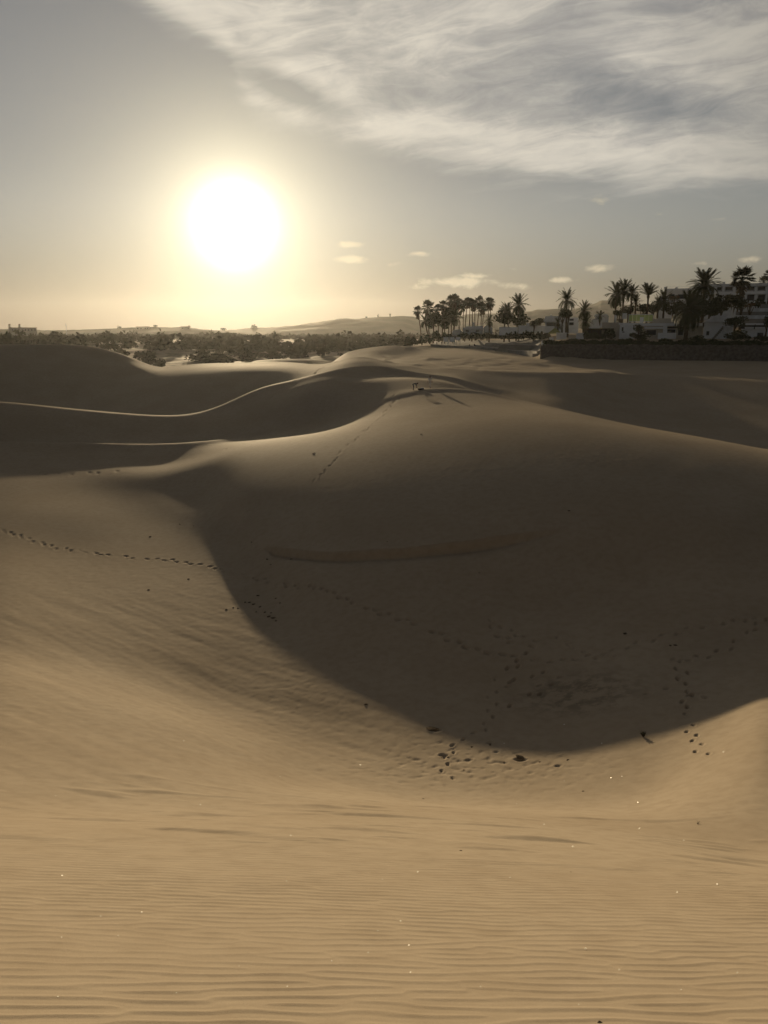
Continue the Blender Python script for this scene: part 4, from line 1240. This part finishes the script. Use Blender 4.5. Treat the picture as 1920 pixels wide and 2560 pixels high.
for i, (u, v0, lab) in enumerate(((1130, 851, 'slim white shower post left of the bright-headed one'), (1137, 849, 'slim post with a bright square head on the promenade'))):
    b = Building(u, 866, 327, 'shower_post', lab, 'post', group='posts on the promenade')
    b.box('post', u - 0.5, v0, u + 0.5, 869, 0, 0.16, M_white)
    b.box('head', u - (1.8 if i else 0.9), v0 - 1.5, u + (1.6 if i else 0.9), v0 + (1.0 if i else 0), -0.06, 0.3, M_white)

# ------------------------------------------------------------------ palms
fans = [(1044.6, 777, 9, 1056, 'slim fan palm at the far left of the grove'),
        (1070, 770, 13, 1076, 'fan palm with the largest round crown left in the grove'),
        (1095, 771, 9, 1097, 'fan palm right of the round-crowned palm in the grove'),
        (1108, 762, 9.5, 1107, 'middling fan palm over the dark thick tree of the grove'),
        (1127, 752, 10, 1122, 'left one of the two highest fan palms in the grove'),
        (1136.5, 751, 10.5, 1138, 'right one of the two highest fan palms in the grove'),
        (1147, 758, 9, 1149, 'fan palm with a bare straight trunk at the right end of the thick grove'),
        (1159, 762, 8.5, 1160, 'low fan palm in the gap before the slim row'),
        (1168, 755, 9.5, 1164, 'first fan palm of the slim row, trunk leaning left'),
        (1175, 754, 9, 1176, 'second fan palm of the slim row'),
        (1181, 758, 8.5, 1182, 'third fan palm of the slim row'),
        (1187, 760, 8.5, 1190, 'fourth fan palm of the slim row, with a narrow crown'),
        (1199, 754, 10.5, 1193, 'fifth fan palm of the slim row, leaning right with a broad crown'),
        (1204, 769, 11, 1205, 'sixth fan palm of the slim row, with the lowest crown'),
        (1209, 770, 9, 1209.5, 'seventh fan palm of the slim row behind the lowest crown'),
        (1221, 755, 8.5, 1220, 'left one of the close pair of fan palms ending the slim row'),
        (1227.5, 757, 9.5, 1225, 'right one of the close pair of fan palms ending the slim row')]
for i, (u, v, rp, ub, lab) in enumerate(fans):
    fan_palm(u, v + (1.5 if i in (3, 9, 11) else 0), rp * (1.15 if i < 7 else 1.05), 366 + (i * 7) % 17, lab, ub, 'fan palms of the grove', i)
fan_palm(1856, 699, 22, 262, 'fan palm standing up in front of the hotel balconies', 1850, None, 31, True, True, 0.2)
fan_palm(1909, 706, 11, 330, 'small fan palm top above the hotel roof at the right', 1909, None, 33, False, False)
fan_palm(1926, 690, 12, 300, 'fan palm half cut off by the right edge above the hotel', 1926, None, 34, False, False)
feathers = [
    (1062, 803, 17, 362, 'dark low feather palm at the left of the grove', dict(n=34, droop=.5, bx=14)),
    (1137, 795, 22, 360, 'dark low feather palm at the right of the thick grove', dict(n=40, droop=.4, bx=-5)),
    (1112, 798, 17, 358, 'dark feather palm with thick trunk in the middle of the grove', dict(n=36, droop=.4)),
    (1224, 802, 17, 352, 'low drooping feather palm under the slim row', dict(n=26, droop=1.0)),
    (1297, 764, 28, 340, 'feather palm with arching crown right of the round palm', dict(n=50, droop=.35, bx=-4)),
    (1268, 780, 24, 342, 'dense round feather palm left of the arching one', dict(n=56, droop=.5, bx=8)),
    (1417, 751, 28, 260, 'tall single feather palm with open crown beside the white bungalow', dict(n=36, droop=.35, bx=2)),
    (1461, 777, 22, 262, 'upper half-hidden feather palm behind the lit cottage', dict(n=44, droop=.2)),
    (1464, 806, 21, 246, 'lower dark feather palm in front of the lit cottage', dict(n=44, droop=.6)),
    (1395, 808, 16, 262, 'short feather palm at the front of the white bungalow', dict(n=30, droop=.2)),
    (1541, 739, 31, 262, 'leftmost palm of the cluster with long hanging fronds', dict(n=48, droop=.8)),
    (1560, 728, 27, 268, 'highest palm of the cluster', dict(n=46, droop=.2)),
    (1580, 732, 20, 272, 'rear palm at the right of the cluster', dict(n=42, droop=.5)),
    (1590, 755, 17, 264, 'small palm under the right of the cluster', dict(n=30, droop=0, upright=.35)),
    (1621, 738, 26, 264, 'single palm with stiff upright fronds right of the cluster', dict(n=34, upright=0.85)),
    (1661, 750, 25, 258, 'dark palm in front of the hotel corner', dict(n=44, droop=.5)),
    (1646, 757, 19, 262, 'thin palm left of the hotel corner palm', dict(n=30, droop=.4)),
    (1762, 716, 40, 246, 'biggest palm, fanning up before the hotel', dict(n=58, upright=.25, droop=.1, trunk=.38)),
    (1722, 778, 47, 221, 'big dark drooping palm in front of the long bungalow', dict(n=64, droop=1.0, trunk=.42, bx=-3, vbase=852)),
    (1500, 790, 13, 270, 'tiny palm by the lit cottage', dict(n=24, droop=.2)),
]
for i, (u, v, rp, r, lab, kw) in enumerate(feathers):
    feather_palm(u, v, rp, r, lab, seed=40 + i, **kw)

# ------------------------------------------------------------------ garden trees and shrubs
T = [(1106, 792, 30, 28, 370, 'dark thick leafy tree filling the middle of the grove', CROWN),
     (1130, 782, 27, 30, 374, 'tall dark leafy tree behind the grove palms', CROWN),
     (1084, 798, 20, 22, 366, 'small leafy tree between the grove palms', CROWN),
     (1262, 790, 24, 24, 345, 'dark tree under the dense round palm', CROWN),
     (1298, 799, 26, 18, 336, 'dark tree under the arching palm', CROWN),
     (1350, 803, 15, 9, 322, 'low tree left of the white bungalow', CROWN_OL),
     (1336, 808, 12, 8, 316, 'small round shrub tree on the long garden wall', CROWN),
     (1408, 782, 10, 14, 256, 'ball of dark leaves on the left of the tall single palm trunk', CROWN),
     (1422, 782, 10, 11, 257, 'ball of dark leaves on the right of the tall single palm trunk', CROWN),
     (1550, 783, 15, 11, 258, 'dark tree under the hanging fronds of the cluster', CROWN),
     (1571, 776, 18, 12, 274, 'brown tree behind the trunks of the cluster', CROWN_OL),
     (1609, 771, 17, 13, 276, 'rounded brown tree left of the upright palm trunk', CROWN_OL),
     (1633, 768, 19, 14, 278, 'rounded brown tree right of the upright palm trunk', CROWN_OL),
     (1690, 770, 24, 20, 262, 'olive tree between the hotel corner and the big palms', CROWN_OL),
     (1740, 765, 28, 26, 238, 'dark leafy tree left below the biggest palm', CROWN),
     (1775, 768, 32, 26, 240, 'dark leafy tree right below the biggest palm', CROWN),
     (1806, 757, 24, 22, 250, 'olive tree right of the biggest palm', CROWN_OL),
     (1835, 752, 18, 16, 258, 'olive tree below the balcony fan palm', CROWN_OL),
     (1855, 760, 16, 13, 256, 'dark shrub tree below the balcony columns', CROWN),
     (1897, 757, 20, 11, 270, 'dark row tree before the lower hotel balconies', CROWN),
     (1876, 764, 11, 7, 254, 'rust-coloured bush above the grey terraces', [CROWN_RU]),
     (1686, 746, 14, 8, 282, 'rust-tinged bush against the hotel corner', [CROWN_RU]),
     (1839, 804, 23, 15, 221, 'wide flat-topped clipped shrub by the corner bungalow', [CROWN_BX]),
     (1842, 838, 34, 13, 214, 'low wide dark shrub under the clipped shrub', CROWN),
     (1600, 838, 26, 13, 219, 'low dark shrub at the foot of the stair', CROWN),
     (1597, 821, 12, 14, 221, 'upright dark shrub on the stair wall', CROWN),
     (1917, 803, 8, 14, 224, 'dark shrub cut off by the right edge', CROWN),
     (1742, 846, 24, 8, 212, 'low shrub at the foot of the drooping palm', CROWN),
     (1905, 845, 20, 8, 210, 'low shrub in front of the terrace house', CROWN)]
for i, (u, v, w, h, r, lab, me) in enumerate(T):
    sh = 'shrub' in lab or 'bush' in lab or 'ball' in lab
    tree(u, v, w, h, r, lab, 'shrub' if sh else 'tree', me, 'garden_shrub' if sh else 'broadleaf_tree', seed=i)

# ------------------------------------------------------------------ scrubland beyond the dunes
gs = random.Random(5)
def bush(p, w, h, label, group, seed, name='scrub_bush'):
    o = empty(name, p, 0, label, 'bush', group)
    inst('crown', BUSH[seed % 6], o, (0, 0, h * 0.42), (0, 0, gs.uniform(0, 6)), (w * 0.62, w * 0.62, h * 0.62))
    inst('trunk', TRUNK, o, (0, 0, -0.3), (0, 0, gs.uniform(0, 6)), (w * 0.3, w * 0.3, h * 0.6))
    return o
marked = [(488, 862, 22, 20, 'tall upright dark bush in the scrub above the pale-topped dune'), (232, 851, 20, 12, 'lone dark bush just behind the crest of the big dark dune'),
          (690, 866, 22, 14, 'rounded bush with pale sand beside it in the middle of the scrub'), (826, 862, 24, 13, 'broad bush in front of the far hump in the scrub'),
          (545, 845, 26, 18, 'round-topped bush on the scrub skyline below the sun'), (610, 846, 40, 20, 'widest bush on the scrub skyline right of the sun'),
          (372, 838, 30, 16, 'round bush on the left scrub skyline'), (760, 884, 40, 18, 'broad dark bush above the lit ridge with footprints'),
          (705, 882, 34, 17, 'dark bush left of the broad one above the lit ridge'), (640, 872, 26, 14, 'low bush between pale sand flats'),
          (430, 872, 30, 16, 'low grey bush above the notch between the two left dunes'), (865, 875, 30, 16, 'dark bush at the left foot of the far hump')]
for i, (u, v, wp, hp, lab) in enumerate(marked):
    p = hit(u, v, 176)
    if p is None or math.hypot(p.x, p.y) > 900: p = W(u, v, 420); p.z = ground(p.x, p.y)
    k = math.hypot(p.x, p.y) / F
    bush(p, wp * k, max(hp * k, 1.2), lab, None, i)
cnt = 0
spots = []
ra = random.Random(12)
while cnt < 190:
    u = ra.uniform(-40, 1020)
    r = 330 + 620 * ra.random() ** 1.15
    a, _ = pix(u, 850)
    x, y = r * math.sin(a), r * math.cos(a)
    if float(perlin(np.array([x / 34.0]), np.array([y / 55.0]))[0]) < -0.12 and ra.random() < 0.8: continue
    if u > 900 and r < 400: continue
    z = ground(x, y)
    if z > -8.5 and r < 260: continue
    w = ra.uniform(3.5, 10.5); h = w * ra.uniform(0.45, 0.8)
    spots.append((u, r, Vector((x, y, z - 0.15)), w, h, ra.randrange(6)))
    cnt += 1
ORD = ['first', 'second', 'third', 'fourth', 'fifth', 'sixth', 'seventh', 'eighth', 'ninth', 'tenth', 'eleventh', 'twelfth', 'thirteenth', 'fourteenth', 'fifteenth', 'sixteenth', 'seventeenth', 'eighteenth', 'nineteenth', 'twentieth', 'last']
cells = {}
for sp in spots:
    zone = 'near' if sp[1] < 480 else 'middle' if sp[1] < 650 else 'far'
    colm = ('left of the mast' if sp[0] < 165 else 'behind the big dark dune' if sp[0] < 330 else 'left below the sun' if sp[0] < 500 else 'right below the sun' if sp[0] < 680 else 'above the lit ridge' if sp[0] < 850 else 'left of the palm grove')
    cells.setdefault((zone, colm), []).append(sp)
for (zone, colm), L_ in cells.items():
    for i, sp in enumerate(sorted(L_, key=lambda q: q[0])):
        bush(sp[2], sp[3], sp[4], '%s bush from the left in the %s scrub, %s' % (ORD[min(i, 20)], zone, colm), zone + ' scrub bushes', sp[5])
# what lies farther off reads as one mass
g = np.random.default_rng(77)
V = []; Fc = []
for i in range(2100):
    u = g.uniform(-260, 1120) if g.random() < 0.85 else g.uniform(-700, 2300)
    r = 460 + 1200 * g.random() ** 1.3
    if u > 1030: r = 750 + 900 * g.random()
    a, _ = pix(u, 850)
    x, y = r * math.sin(a), r * math.cos(a); z = ground(x, y) if r < 5000 else -15
    if float(perlin(np.array([x / 70.0]), np.array([y / 130.0]))[0]) < -0.05 and g.random() < 0.85: continue
    w = g.uniform(4, 12); h = w * g.uniform(0.35, 0.75) * (1.6 if g.random() < 0.06 else 1)
    for k in range(26):
        d = g.normal(0, 1, 3); d /= np.linalg.norm(d); d[2] = abs(d[2])
        c = np.array([x, y, z]) + d * np.array([w * .5, w * .5, h]) * g.uniform(0.55, 1.0)
        q = g.normal(0, 1, 3); q /= np.linalg.norm(q); e = np.cross(q, g.normal(0, 1, 3)); e /= np.linalg.norm(e) + 1e-6
        s = w * g.uniform(0.14, 0.26); o = len(V)
        V += [tuple(c - q * s), tuple(c + e * s), tuple(c + q * s)]; Fc.append((o, o + 1, o + 2))
so = mesh_obj('far_scrub', V, Fc, M_scrub)
tag(so, 'hazy belt of dark scrub covering the plain up to the hills', 'scrub', kind='stuff')

# skyline: church-like building, mast, tall trees
b = Building(58, 838, 1150, 'twin_towered_building', 'hazy flat building with two small towers on the left skyline')
b.box('wall', 22, 819.5, 92, 840, 0, 22, M_conc); b.box('roof', 21, 818.6, 93, 819.5, -0.5, 23, M_roof)
for u in (23.5, 48.5):
    t_ = b.box('tower', u - 2.6, 812.5, u + 2.6, 819.4, 1, 3, M_cream)
    b.poly('tower_roof', [(u - 3, 812.5), (u - 1.5, 809.8), (u + 1.5, 809.8), (u + 3, 812.5)], 0.7, 3.6, M_roof)
for u in range(30, 92, 8):
    if abs(u - 48) > 3: b.window(u, 823, u + 3, 827, -0.05, M_dark)
b = Building(167, 838, 1150, 'radio_mast', 'thin mast standing alone on the left skyline', 'mast')
x0, z0 = b.loc(167, 838, 0); _, z1 = b.loc(167, 808, 0)
MB().tube([(0, 0, z0), (0, 0, z1)], [0.5, 0.28], 6).build('pole', M_metal, b.o); MB().box(-1.0, 1.0, -0.12, 0.12, z1 - 3, z1 - 2.4).build('cross_arm', M_metal, b.o)
TALL = [mk('tall_tree_mesh', *leaf_cloud(220, 90 + i, 0.26, 8), M_leaf2) for i in range(2)]
for i, (u, v, wp, hp, lab) in enumerate(((633, 818, 17, 6, 'tree group on the skyline right of the sun'), (390, 816, 9, 3.5, 'small dark tree on the left hill line'), (300, 818.5, 9, 3, 'flat tree on the left hill line near the mast'),
                                      (975, 788, 4, 4, 'tiny tree beside the top of the far hill'), (945, 790, 3, 4, 'tiny round tree on the far hill crest'), (915, 793.5, 6, 2.5, 'flat bush on the left shoulder of the far hill'), (472, 817.5, 6, 3.5, 'dark tree on the hill line right of the flat roofs'), (560, 824, 12, 4, 'hazy tree left of the tree group on the skyline'))):
    r = 1690 if u < 550 else 1990
    c = W(u, v, r); k = r / F
    o = empty('skyline_tree', Vector((c.x, c.y, c.z - hp * k * 1.0)), 0, lab, 'tree', 'trees on the skyline')
    inst('crown', TALL[i % 2], o, (0, 0, hp * k), (0, 0, i), (wp * k * .8, wp * k * .8, hp * k * 1.2)); inst('trunk', TRUNK, o, (0, 0, -6), (0, 0, 0), (3, 3, hp * k + 6))
for i, (u0, u1, v, lab) in enumerate(((340, 358, 817.5, 'left flat-roofed house on the left hill line'), (358.5, 374, 817, 'right flat-roofed house on the left hill line'), (452, 476, 816.5, 'flat house at the end of the left hill line'))):
    b = Building((u0 + u1) / 2, 826, 1660, 'far_house', lab)
    b.box('wall', u0, v, u1, 828, 0, 14, M_cream); b.box('roof', u0 - .5, v - 0.9, u1 + .5, v, -0.5, 15, M_roof)
    b.window(u0 + 3, v + 2.5, u0 + 6, v + 5, -0.05, M_dark); b.window(u1 - 7, v + 2.5, u1 - 4, v + 5, -0.05, M_dark)
# ------------------------------------------------------------------ people
def person(pos, yaw, pose, shirt, legs, label, scale=1.0, name='person', group=None, fingers=True):
    J = {}; E = []; RAD = {}; MAT = {}
    def j(n, p, r, m, parent=None):
        J[n] = Vector(p); RAD[n] = r; MAT[n] = m
        if parent: E.append((parent, n))
    SH, TR, SK = 0, 1, 2
    j('pelvis', (0, 0, .95), .135, TR); j('waist', (0, 0, 1.10), .12, SH, 'pelvis'); j('chest', (0, .0, 1.34), .145, SH, 'waist'); j('neck', (0, 0, 1.49), .058, SK, 'chest')
    j('head', (0, .015, 1.60), .098, SK, 'neck'); j('crown', (0, .005, 1.69), .078, SK, 'head')
    for sgn, q in ((-1, 'l'), (1, 'r')):
        j('sh' + q, (sgn * .18, 0, 1.42), .068, SH, 'chest'); j('el' + q, (sgn * .235, -.02, 1.15), .046, SH, 'sh' + q); j('wr' + q, (sgn * .25, .05, .91), .032, SK, 'el' + q); j('pa' + q, (sgn * .25, .065, .84), .036, SK, 'wr' + q)
        if fingers:
            for i in range(4):
                j('f%d' % i + q, (sgn * .25 + (i - 1.5) * .004, .04 + .02 * i, .77), .010, SK, 'pa' + q); j('g%d' % i + q, (sgn * .245, .045 + .02 * i, .735 + abs(i - 1.4) * .006), .008, SK, 'f%d' % i + q)
            j('t' + q, (sgn * .235, .11, .82), .011, SK, 'wr' + q); j('u' + q, (sgn * .23, .125, .785), .009, SK, 't' + q)
        j('hi' + q, (sgn * .095, 0, .89), .10, TR, 'pelvis'); j('kn' + q, (sgn * .105, .02, .50), .066, TR, 'hi' + q); j('an' + q, (sgn * .11, -.01, .09), .046, TR, 'kn' + q); j('to' + q, (sgn * .12, .14, .04), .04, SK, 'an' + q)
    up = [n for n in J if n[:2] not in ('hi', 'kn', 'an', 'to') and n != 'pelvis']
    if pose == 'bend':
        M = Matrix.Rotation(R(-84), 4, 'X')
        arms = [n for n in up if n[0] in 'fgtu' or n[:2] in ('el', 'wr', 'pa')]
        for n in up:
            if n not in arms: J[n] = M @ (J[n] - Vector((0, 0, .95))) + Vector((0, -.05, .95))
        for q, sgn in (('l', -1), ('r', 1)):
            s = J['sh' + q]
            for n in arms:
                if n.endswith(q):
                    base_ = Vector((sgn * .18, 0, 1.42)); d = J[n] - base_
                    J[n] = s + Vector((d.x * .6, d.y + .05, d.z))
        J['knl'].y += .06; J['knr'].y += .06; J['pelvis'].y -= .06; J['hil'].y -= .05; J['hir'].y -= .05
    elif pose == 'walk':
        J['knl'] += Vector((0, .17, .02)); J['anl'] += Vector((0, .24, 0)); J['tol'] += Vector((0, .24, .02))
        J['knr'] += Vector((0, -.05, 0)); J['anr'] += Vector((0, -.26, .05)); J['tor'] += Vector((0, -.24, 0))
        for n in list(J):
            if n.endswith('l') and (n[0] in 'fgtu' or n[:2] in ('wr', 'pa')): J[n] += Vector((0, -.14, .04))
            if n.endswith('r') and (n[0] in 'fgtu' or n[:2] in ('wr', 'pa')): J[n] += Vector((0, .14, .05))
    elif pose == 'sit':
        for n in up + ['pelvis', 'hil', 'hir']: J[n] = J[n] + Vector((0, 0, -.72))
        for q, sgn in (('l', -1), ('r', 1)):
            J['kn' + q] = Vector((sgn * .13, .34, .46)); J['an' + q] = Vector((sgn * .12, .48, .08)); J['to' + q] = Vector((sgn * .12, .64, .04))
            for n in list(J):
                if n.endswith(q) and (n[0] in 'fgtu' or n[:2] in ('wr', 'pa')): J[n] += Vector((-sgn * .06, .22, .22))
    names = list(J); idx = {n: i for i, n in enumerate(names)}
    me = bpy.data.meshes.new('person_skeleton')
    me.from_pydata([tuple(J[n]) for n in names], [(idx[a], idx[b_]) for a, b_ in E], [])
    ob = bpy.data.objects.new('person_tmp', me); link(ob)
    ob.modifiers.new('skin', 'SKIN'); sub = ob.modifiers.new('sub', 'SUBSURF'); sub.levels = 1; sub.render_levels = 1
    sv = me.skin_vertices[0].data
    for n in names:
        sv[idx[n]].radius = (RAD[n], RAD[n])
        sv[idx[n]].use_root = (n == 'pelvis')
    bpy.context.view_layer.update()
    dg = bpy.context.evaluated_depsgraph_get()
    body = bpy.data.meshes.new_from_object(ob.evaluated_get(dg))
    bpy.data.objects.remove(ob)
    body.materials.clear()
    for m in (shirt, legs, M_skin): body.materials.append(m)
    P = np.array([tuple(J[n]) for n in names]); mt = [MAT[n] for n in names]
    for p in body.polygons:
        d = ((P - np.array(tuple(p.center))) ** 2).sum(1) / (np.array([RAD[n] for n in names]) + .02) ** 1.2
        p.material_index = mt[int(d.argmin())]; p.use_smooth = True
    o = bpy.data.objects.new(name, body); link(o)
    o.location = pos; o.rotation_euler = (0, 0, yaw); o.scale = (scale,) * 3
    tag(o, label, 'person', group)
    hd = J['head']; cr = J['crown']; ax = (cr - hd).normalized()
    hv = []; hf = []
    s1 = ax.cross(Vector((1, 0, 0))).normalized(); s2 = ax.cross(s1)
    for i in range(5):
        for k in range(10):
            th = math.pi * 0.52 * i / 4; ph_ = 2 * math.pi * k / 10
            hv.append(hd + ax * (.035 + .112 * math.cos(th)) + (s1 * math.cos(ph_) + s2 * math.sin(ph_)) * (.112 * math.sin(th) + .002))
    for i in range(4):
        for k in range(10):
            hf.append((i * 10 + k, i * 10 + (k + 1) % 10, (i + 1) * 10 + (k + 1) % 10, (i + 1) * 10 + k))
    mesh_obj('hair', hv, hf, M_hair, o, True)
    return o
def on_ground(u, v, rmin=2.0, r=None):
    if r is not None:
        p = W(u, v, r)
    else:
        p = hit(u, v, rmin)
    p.z = ground(p.x, p.y)
    return p
p = on_ground(1033, 976, 100, 104.2)
person(p, R(-80), 'bend', M_jeans, M_jeans, 'person bending over something on the dune crest', 0.88)
q = p + Vector((1.0, -0.25, 0)); q.z = ground(q.x, q.y)
o = empty('bundle', q, 0.3, 'low dark bundle with a pale top on the sand beside the bending person', 'bundle')
MB().box(-0.4, 0.35, -0.18, 0.18, -0.02, 0.15).build('base', M_shirtd, o)
MB().prism([(0.0, 0.153), (0.08, 0.26), (0.3, 0.24), (0.4, 0.153)], -0.18, 0.2).build('pale_top', M_shirtp, o)
p = on_ground(1075, 962, 100, 106.5)
person(p, R(160), 'walk', M_shirtp, M_shirtp, 'person in pale clothes walking on the dune crest', 1.0)
for u, r, ps, sh, lab in ((1030, 345, 'walk', M_shirtd, 'dark walker alone on the sand left of the promenade wall'), (1092, 332, 'walk', M_shirtd, 'left one of two dark walkers near the notice boards'), (1104.5, 336, 'stand', M_shirtd, 'right one of two dark walkers near the notice boards'),
                          (1174, 322, 'sit', M_shirtd, 'left dark figure sitting by the V-shaped ramp wall'), (1186, 324, 'sit', M_shirtd, 'right dark figure sitting by the V-shaped ramp wall')):
    person(on_ground(u, 862, r=r) + Vector((0, 0, 0.12 if u > 1085 else 0)), random.uniform(-1, 1), ps, sh, M_shirtd, lab, 1.0, 'person', None, False)

# ------------------------------------------------------------------ clods, stones and tufts on the sand
import bmesh
def lump(seed, sub=2, flat=0.6, amp=0.35):
    bm = bmesh.new(); bmesh.ops.create_icosphere(bm, subdivisions=sub, radius=1.0)
    g = np.random.default_rng(seed); off = g.uniform(-50, 50, 3)
    for v in bm.verts:
        c = v.co; n = float(fbm(np.array([c.x * 1.3 + off[0] + c.z]), np.array([c.y * 1.3 + off[1] - c.z * .7]), 3)[0])
        v.co = c * (1 + amp * n); v.co.z *= flat
    me = bpy.data.meshes.new('clod_mesh'); bm.to_mesh(me); bm.free()
    return me
LUMP = [lump(i) for i in range(5)]
for me in LUMP: me.materials.append(M_stone)
LUMPC = [lump(20 + i, 2, 0.4, 0.5) for i in range(3)]
for me in LUMPC: me.materials.append(M_crust)
def clod(u, v, wpx, label, meshes=LUMP, name='clod', hk=1.0, group=None, cat='clod'):
    p = hit(u, v)
    if p is None: return None
    k = p.length / F; s = wpx * k * 0.32
    p.z = ground(p.x, p.y) + s * 0.12
    o = inst(name, meshes[int(u) % len(meshes)], None, p, (random.uniform(-.2, .2), random.uniform(-.2, .2), random.uniform(0, 6)), (s * random.uniform(1.0, 1.5), s * .9, s * hk * 0.62))
    return tag(o, label, cat, group)
grp = 'dark crumbled clods on the sunny edge of the hollow'
CL = sorted(((566, 1524, 9), (583, 1519, 8), (595, 1521, 7), (613, 1506, 9), (624, 1506, 11), (634, 1511, 12), (650, 1517, 10), (662, 1531, 10), (672, 1541, 13), (684, 1545, 14), (690, 1552, 9), (678, 1532, 8), (645, 1489, 11), (690, 1496, 7), (700, 1508, 8), (640, 1530, 8)))
for i, (u, v, w) in enumerate(CL):
    clod(u, v, w, '%s dark clod from the left in the scattered patch at the shadow edge' % ORD[i], group=grp)
for (u, v, w, lab) in ((471, 1448, 9, 'single dark clod below the line of footprints on the left'), (371, 1475, 8, 'small clod left of the single dark clod'), (375, 1342, 8, 'small clod above the footprints on the left'),
                       (915, 1761, 13, 'dark clod on the lit slope beside the shadow of the hollow'), (1458, 1978, 7, 'tiny dark clod on the lit slope below the hollow'), (1058, 1997, 6, 'tiny dark clod left below the trampled sand'),
                       (1152, 2127, 7, 'tiny dark clod on the rippled slope'), (1427, 2180, 4, 'tiny dark grain on the ripples at the right'), (1562, 1584, 13, 'black clod in the shadow of the hollow'), (1676, 1614, 10, 'left one of two touching black clods in the shadow'), (1688, 1613, 10, 'right one of two touching black clods in the shadow'),
                       (668, 1398, 11, 'dark clod below the left end of the sand ledge'), (677, 1411, 8, 'second clod below the left end of the sand ledge'), (728, 1398, 11, 'dark clod right under the sand ledge'), (629, 1355, 8, 'small dark clod left of the sand ledge'),
                       (968, 1354, 7, 'small dark clod above the middle of the sand ledge'), (1198, 1432, 7, 'small dark clod on the shaded face'), (1422, 1277, 10, 'small dark clod high on the shaded face at the right'), (785, 1133, 9, 'small dark clod on the lit back of the big dune'), (1053, 1086, 8, 'small dark clod under the crest of the big dune'), (1500, 2557, 13, 'dark stone at the bottom edge of the picture')):
    clod(u, v, w, lab)
clod(1082, 1822, 32, 'crusted sand lump casting a dark shadow at the tip of the hollow\'s shadow', LUMPC, 'sand_lump', 0.55, None, 'sand lump')
clod(1300, 1893, 26, 'low crusted lump in the trampled sand', LUMPC, 'sand_lump', 0.45, None, 'sand lump')
for i, (u, v, w) in enumerate(((1120, 1893, 10), (1160, 1925, 9), (1180, 1868, 11), (1225, 1862, 11), (1260, 1905, 9), (1350, 1905, 10), (1420, 1900, 9))):
    clod(u, v, w, '%s sand lump from the left among the footprints at the lit rim' % ORD[i], LUMPC, 'sand_lump', 0.4, 'sand lumps at the lit rim', 'sand lump')
# dry tufts
def tuft(u, v, hpx, label, n=26, seed=1):
    p = hit(u, v)
    k = p.length / F; H = hpx * k; g = random.Random(seed)
    p.z = ground(p.x, p.y) - 0.01
    o = empty('dry_tuft', p, 0, label, 'dry plant')
    m = MB(); m2 = MB()
    for i in range(n):
        a = g.uniform(0, 6.28); l = H * g.uniform(.5, 1.1); t = g.uniform(.15, .75)
        e = Vector((math.cos(a) * l * t, math.sin(a) * l * t, l * (1 - t * .5))); md = e * .5 + Vector((0, 0, l * .12))
        m.tube([(0, 0, 0), md, e], [H * .03, H * .02, H * .008], 4)
        for s in range(3):
            q = md.lerp(e, s / 3); d = Vector((g.gauss(0, 1), g.gauss(0, 1), g.gauss(0, .6))) * H * .13; w = d.cross(Vector((0, .3, 1))).normalized() * H * .04
            m2.add([q - w, q + w, q + d], [(0, 1, 2)])
    m.build('stem', M_bark, o); m2.build('leaf', M_leaf2, o)
    return o
tuft(1608, 1842, 17, 'dark dry tuft on the right edge of the hollow\'s shadow', 46, 3)
tuft(1744, 2060, 11, 'thin pale twig plant on the lit slope at the right', 7, 5)
tuft(450, 1312, 5, 'left one of two dry tufts casting long shadows on the sand', 14, 7)
tuft(484, 1316, 4, 'right one of two dry tufts casting long shadows on the sand', 12, 9)
# bleached shell bits
g = np.random.default_rng(4); V = []; Fc = []
for i in range(50):
    u = g.uniform(20, 1900); v = 1750 + 790 * g.random() ** 0.8
    p = hit(u, v)
    if p is None: continue
    s = p.length / F * g.uniform(0.8, 2.0)
    n = ((sdir - p.normalized()).normalized() + Vector(g.normal(0, 0.10, 3))).normalized()     # chips lie so that they glint
    e1 = n.cross(Vector((0, 0, 1))).normalized(); e2 = n.cross(e1)
    c = p + Vector((0, 0, s * 0.8)); o = len(V)
    V += [c + e1 * s, c + e2 * s * 0.8, c - e1 * s * 0.9, c - e2 * s, c + n * s * 0.08, c - n * s * 0.5]
    for k in range(4):
        Fc += [(o + k, o + (k + 1) % 4, o + 4), (o + (k + 1) % 4, o + k, o + 5)]
so = mesh_obj('shell_bits', V, Fc, M_shell); tag(so, 'tiny bleached shell bits strewn over the lit sand', 'shell bits', kind='stuff')

# ------------------------------------------------------------------ haze
M_haze = bpy.data.materials.new('haze')
M_haze.use_nodes = True
ht = M_haze.node_tree; ht.nodes.clear()
ho = ht.nodes.new('ShaderNodeOutputMaterial'); hv = ht.nodes.new('ShaderNodeVolumePrincipled')
hv.inputs['Color'].default_value = (0.93, 0.93, 0.92, 1)
hv.inputs['Density'].default_value = 0.000029
hv.inputs['Anisotropy'].default_value = 0.72
ht.links.new(hv.outputs[0], ho.inputs['Volume'])
hz = MB().box(-3450, 3450, -3450, 3450, -24, 125).build('haze', M_haze)
tag(hz, kind='stuff'); hz['label'] = 'thin sea haze lying over the dunes and the plain'
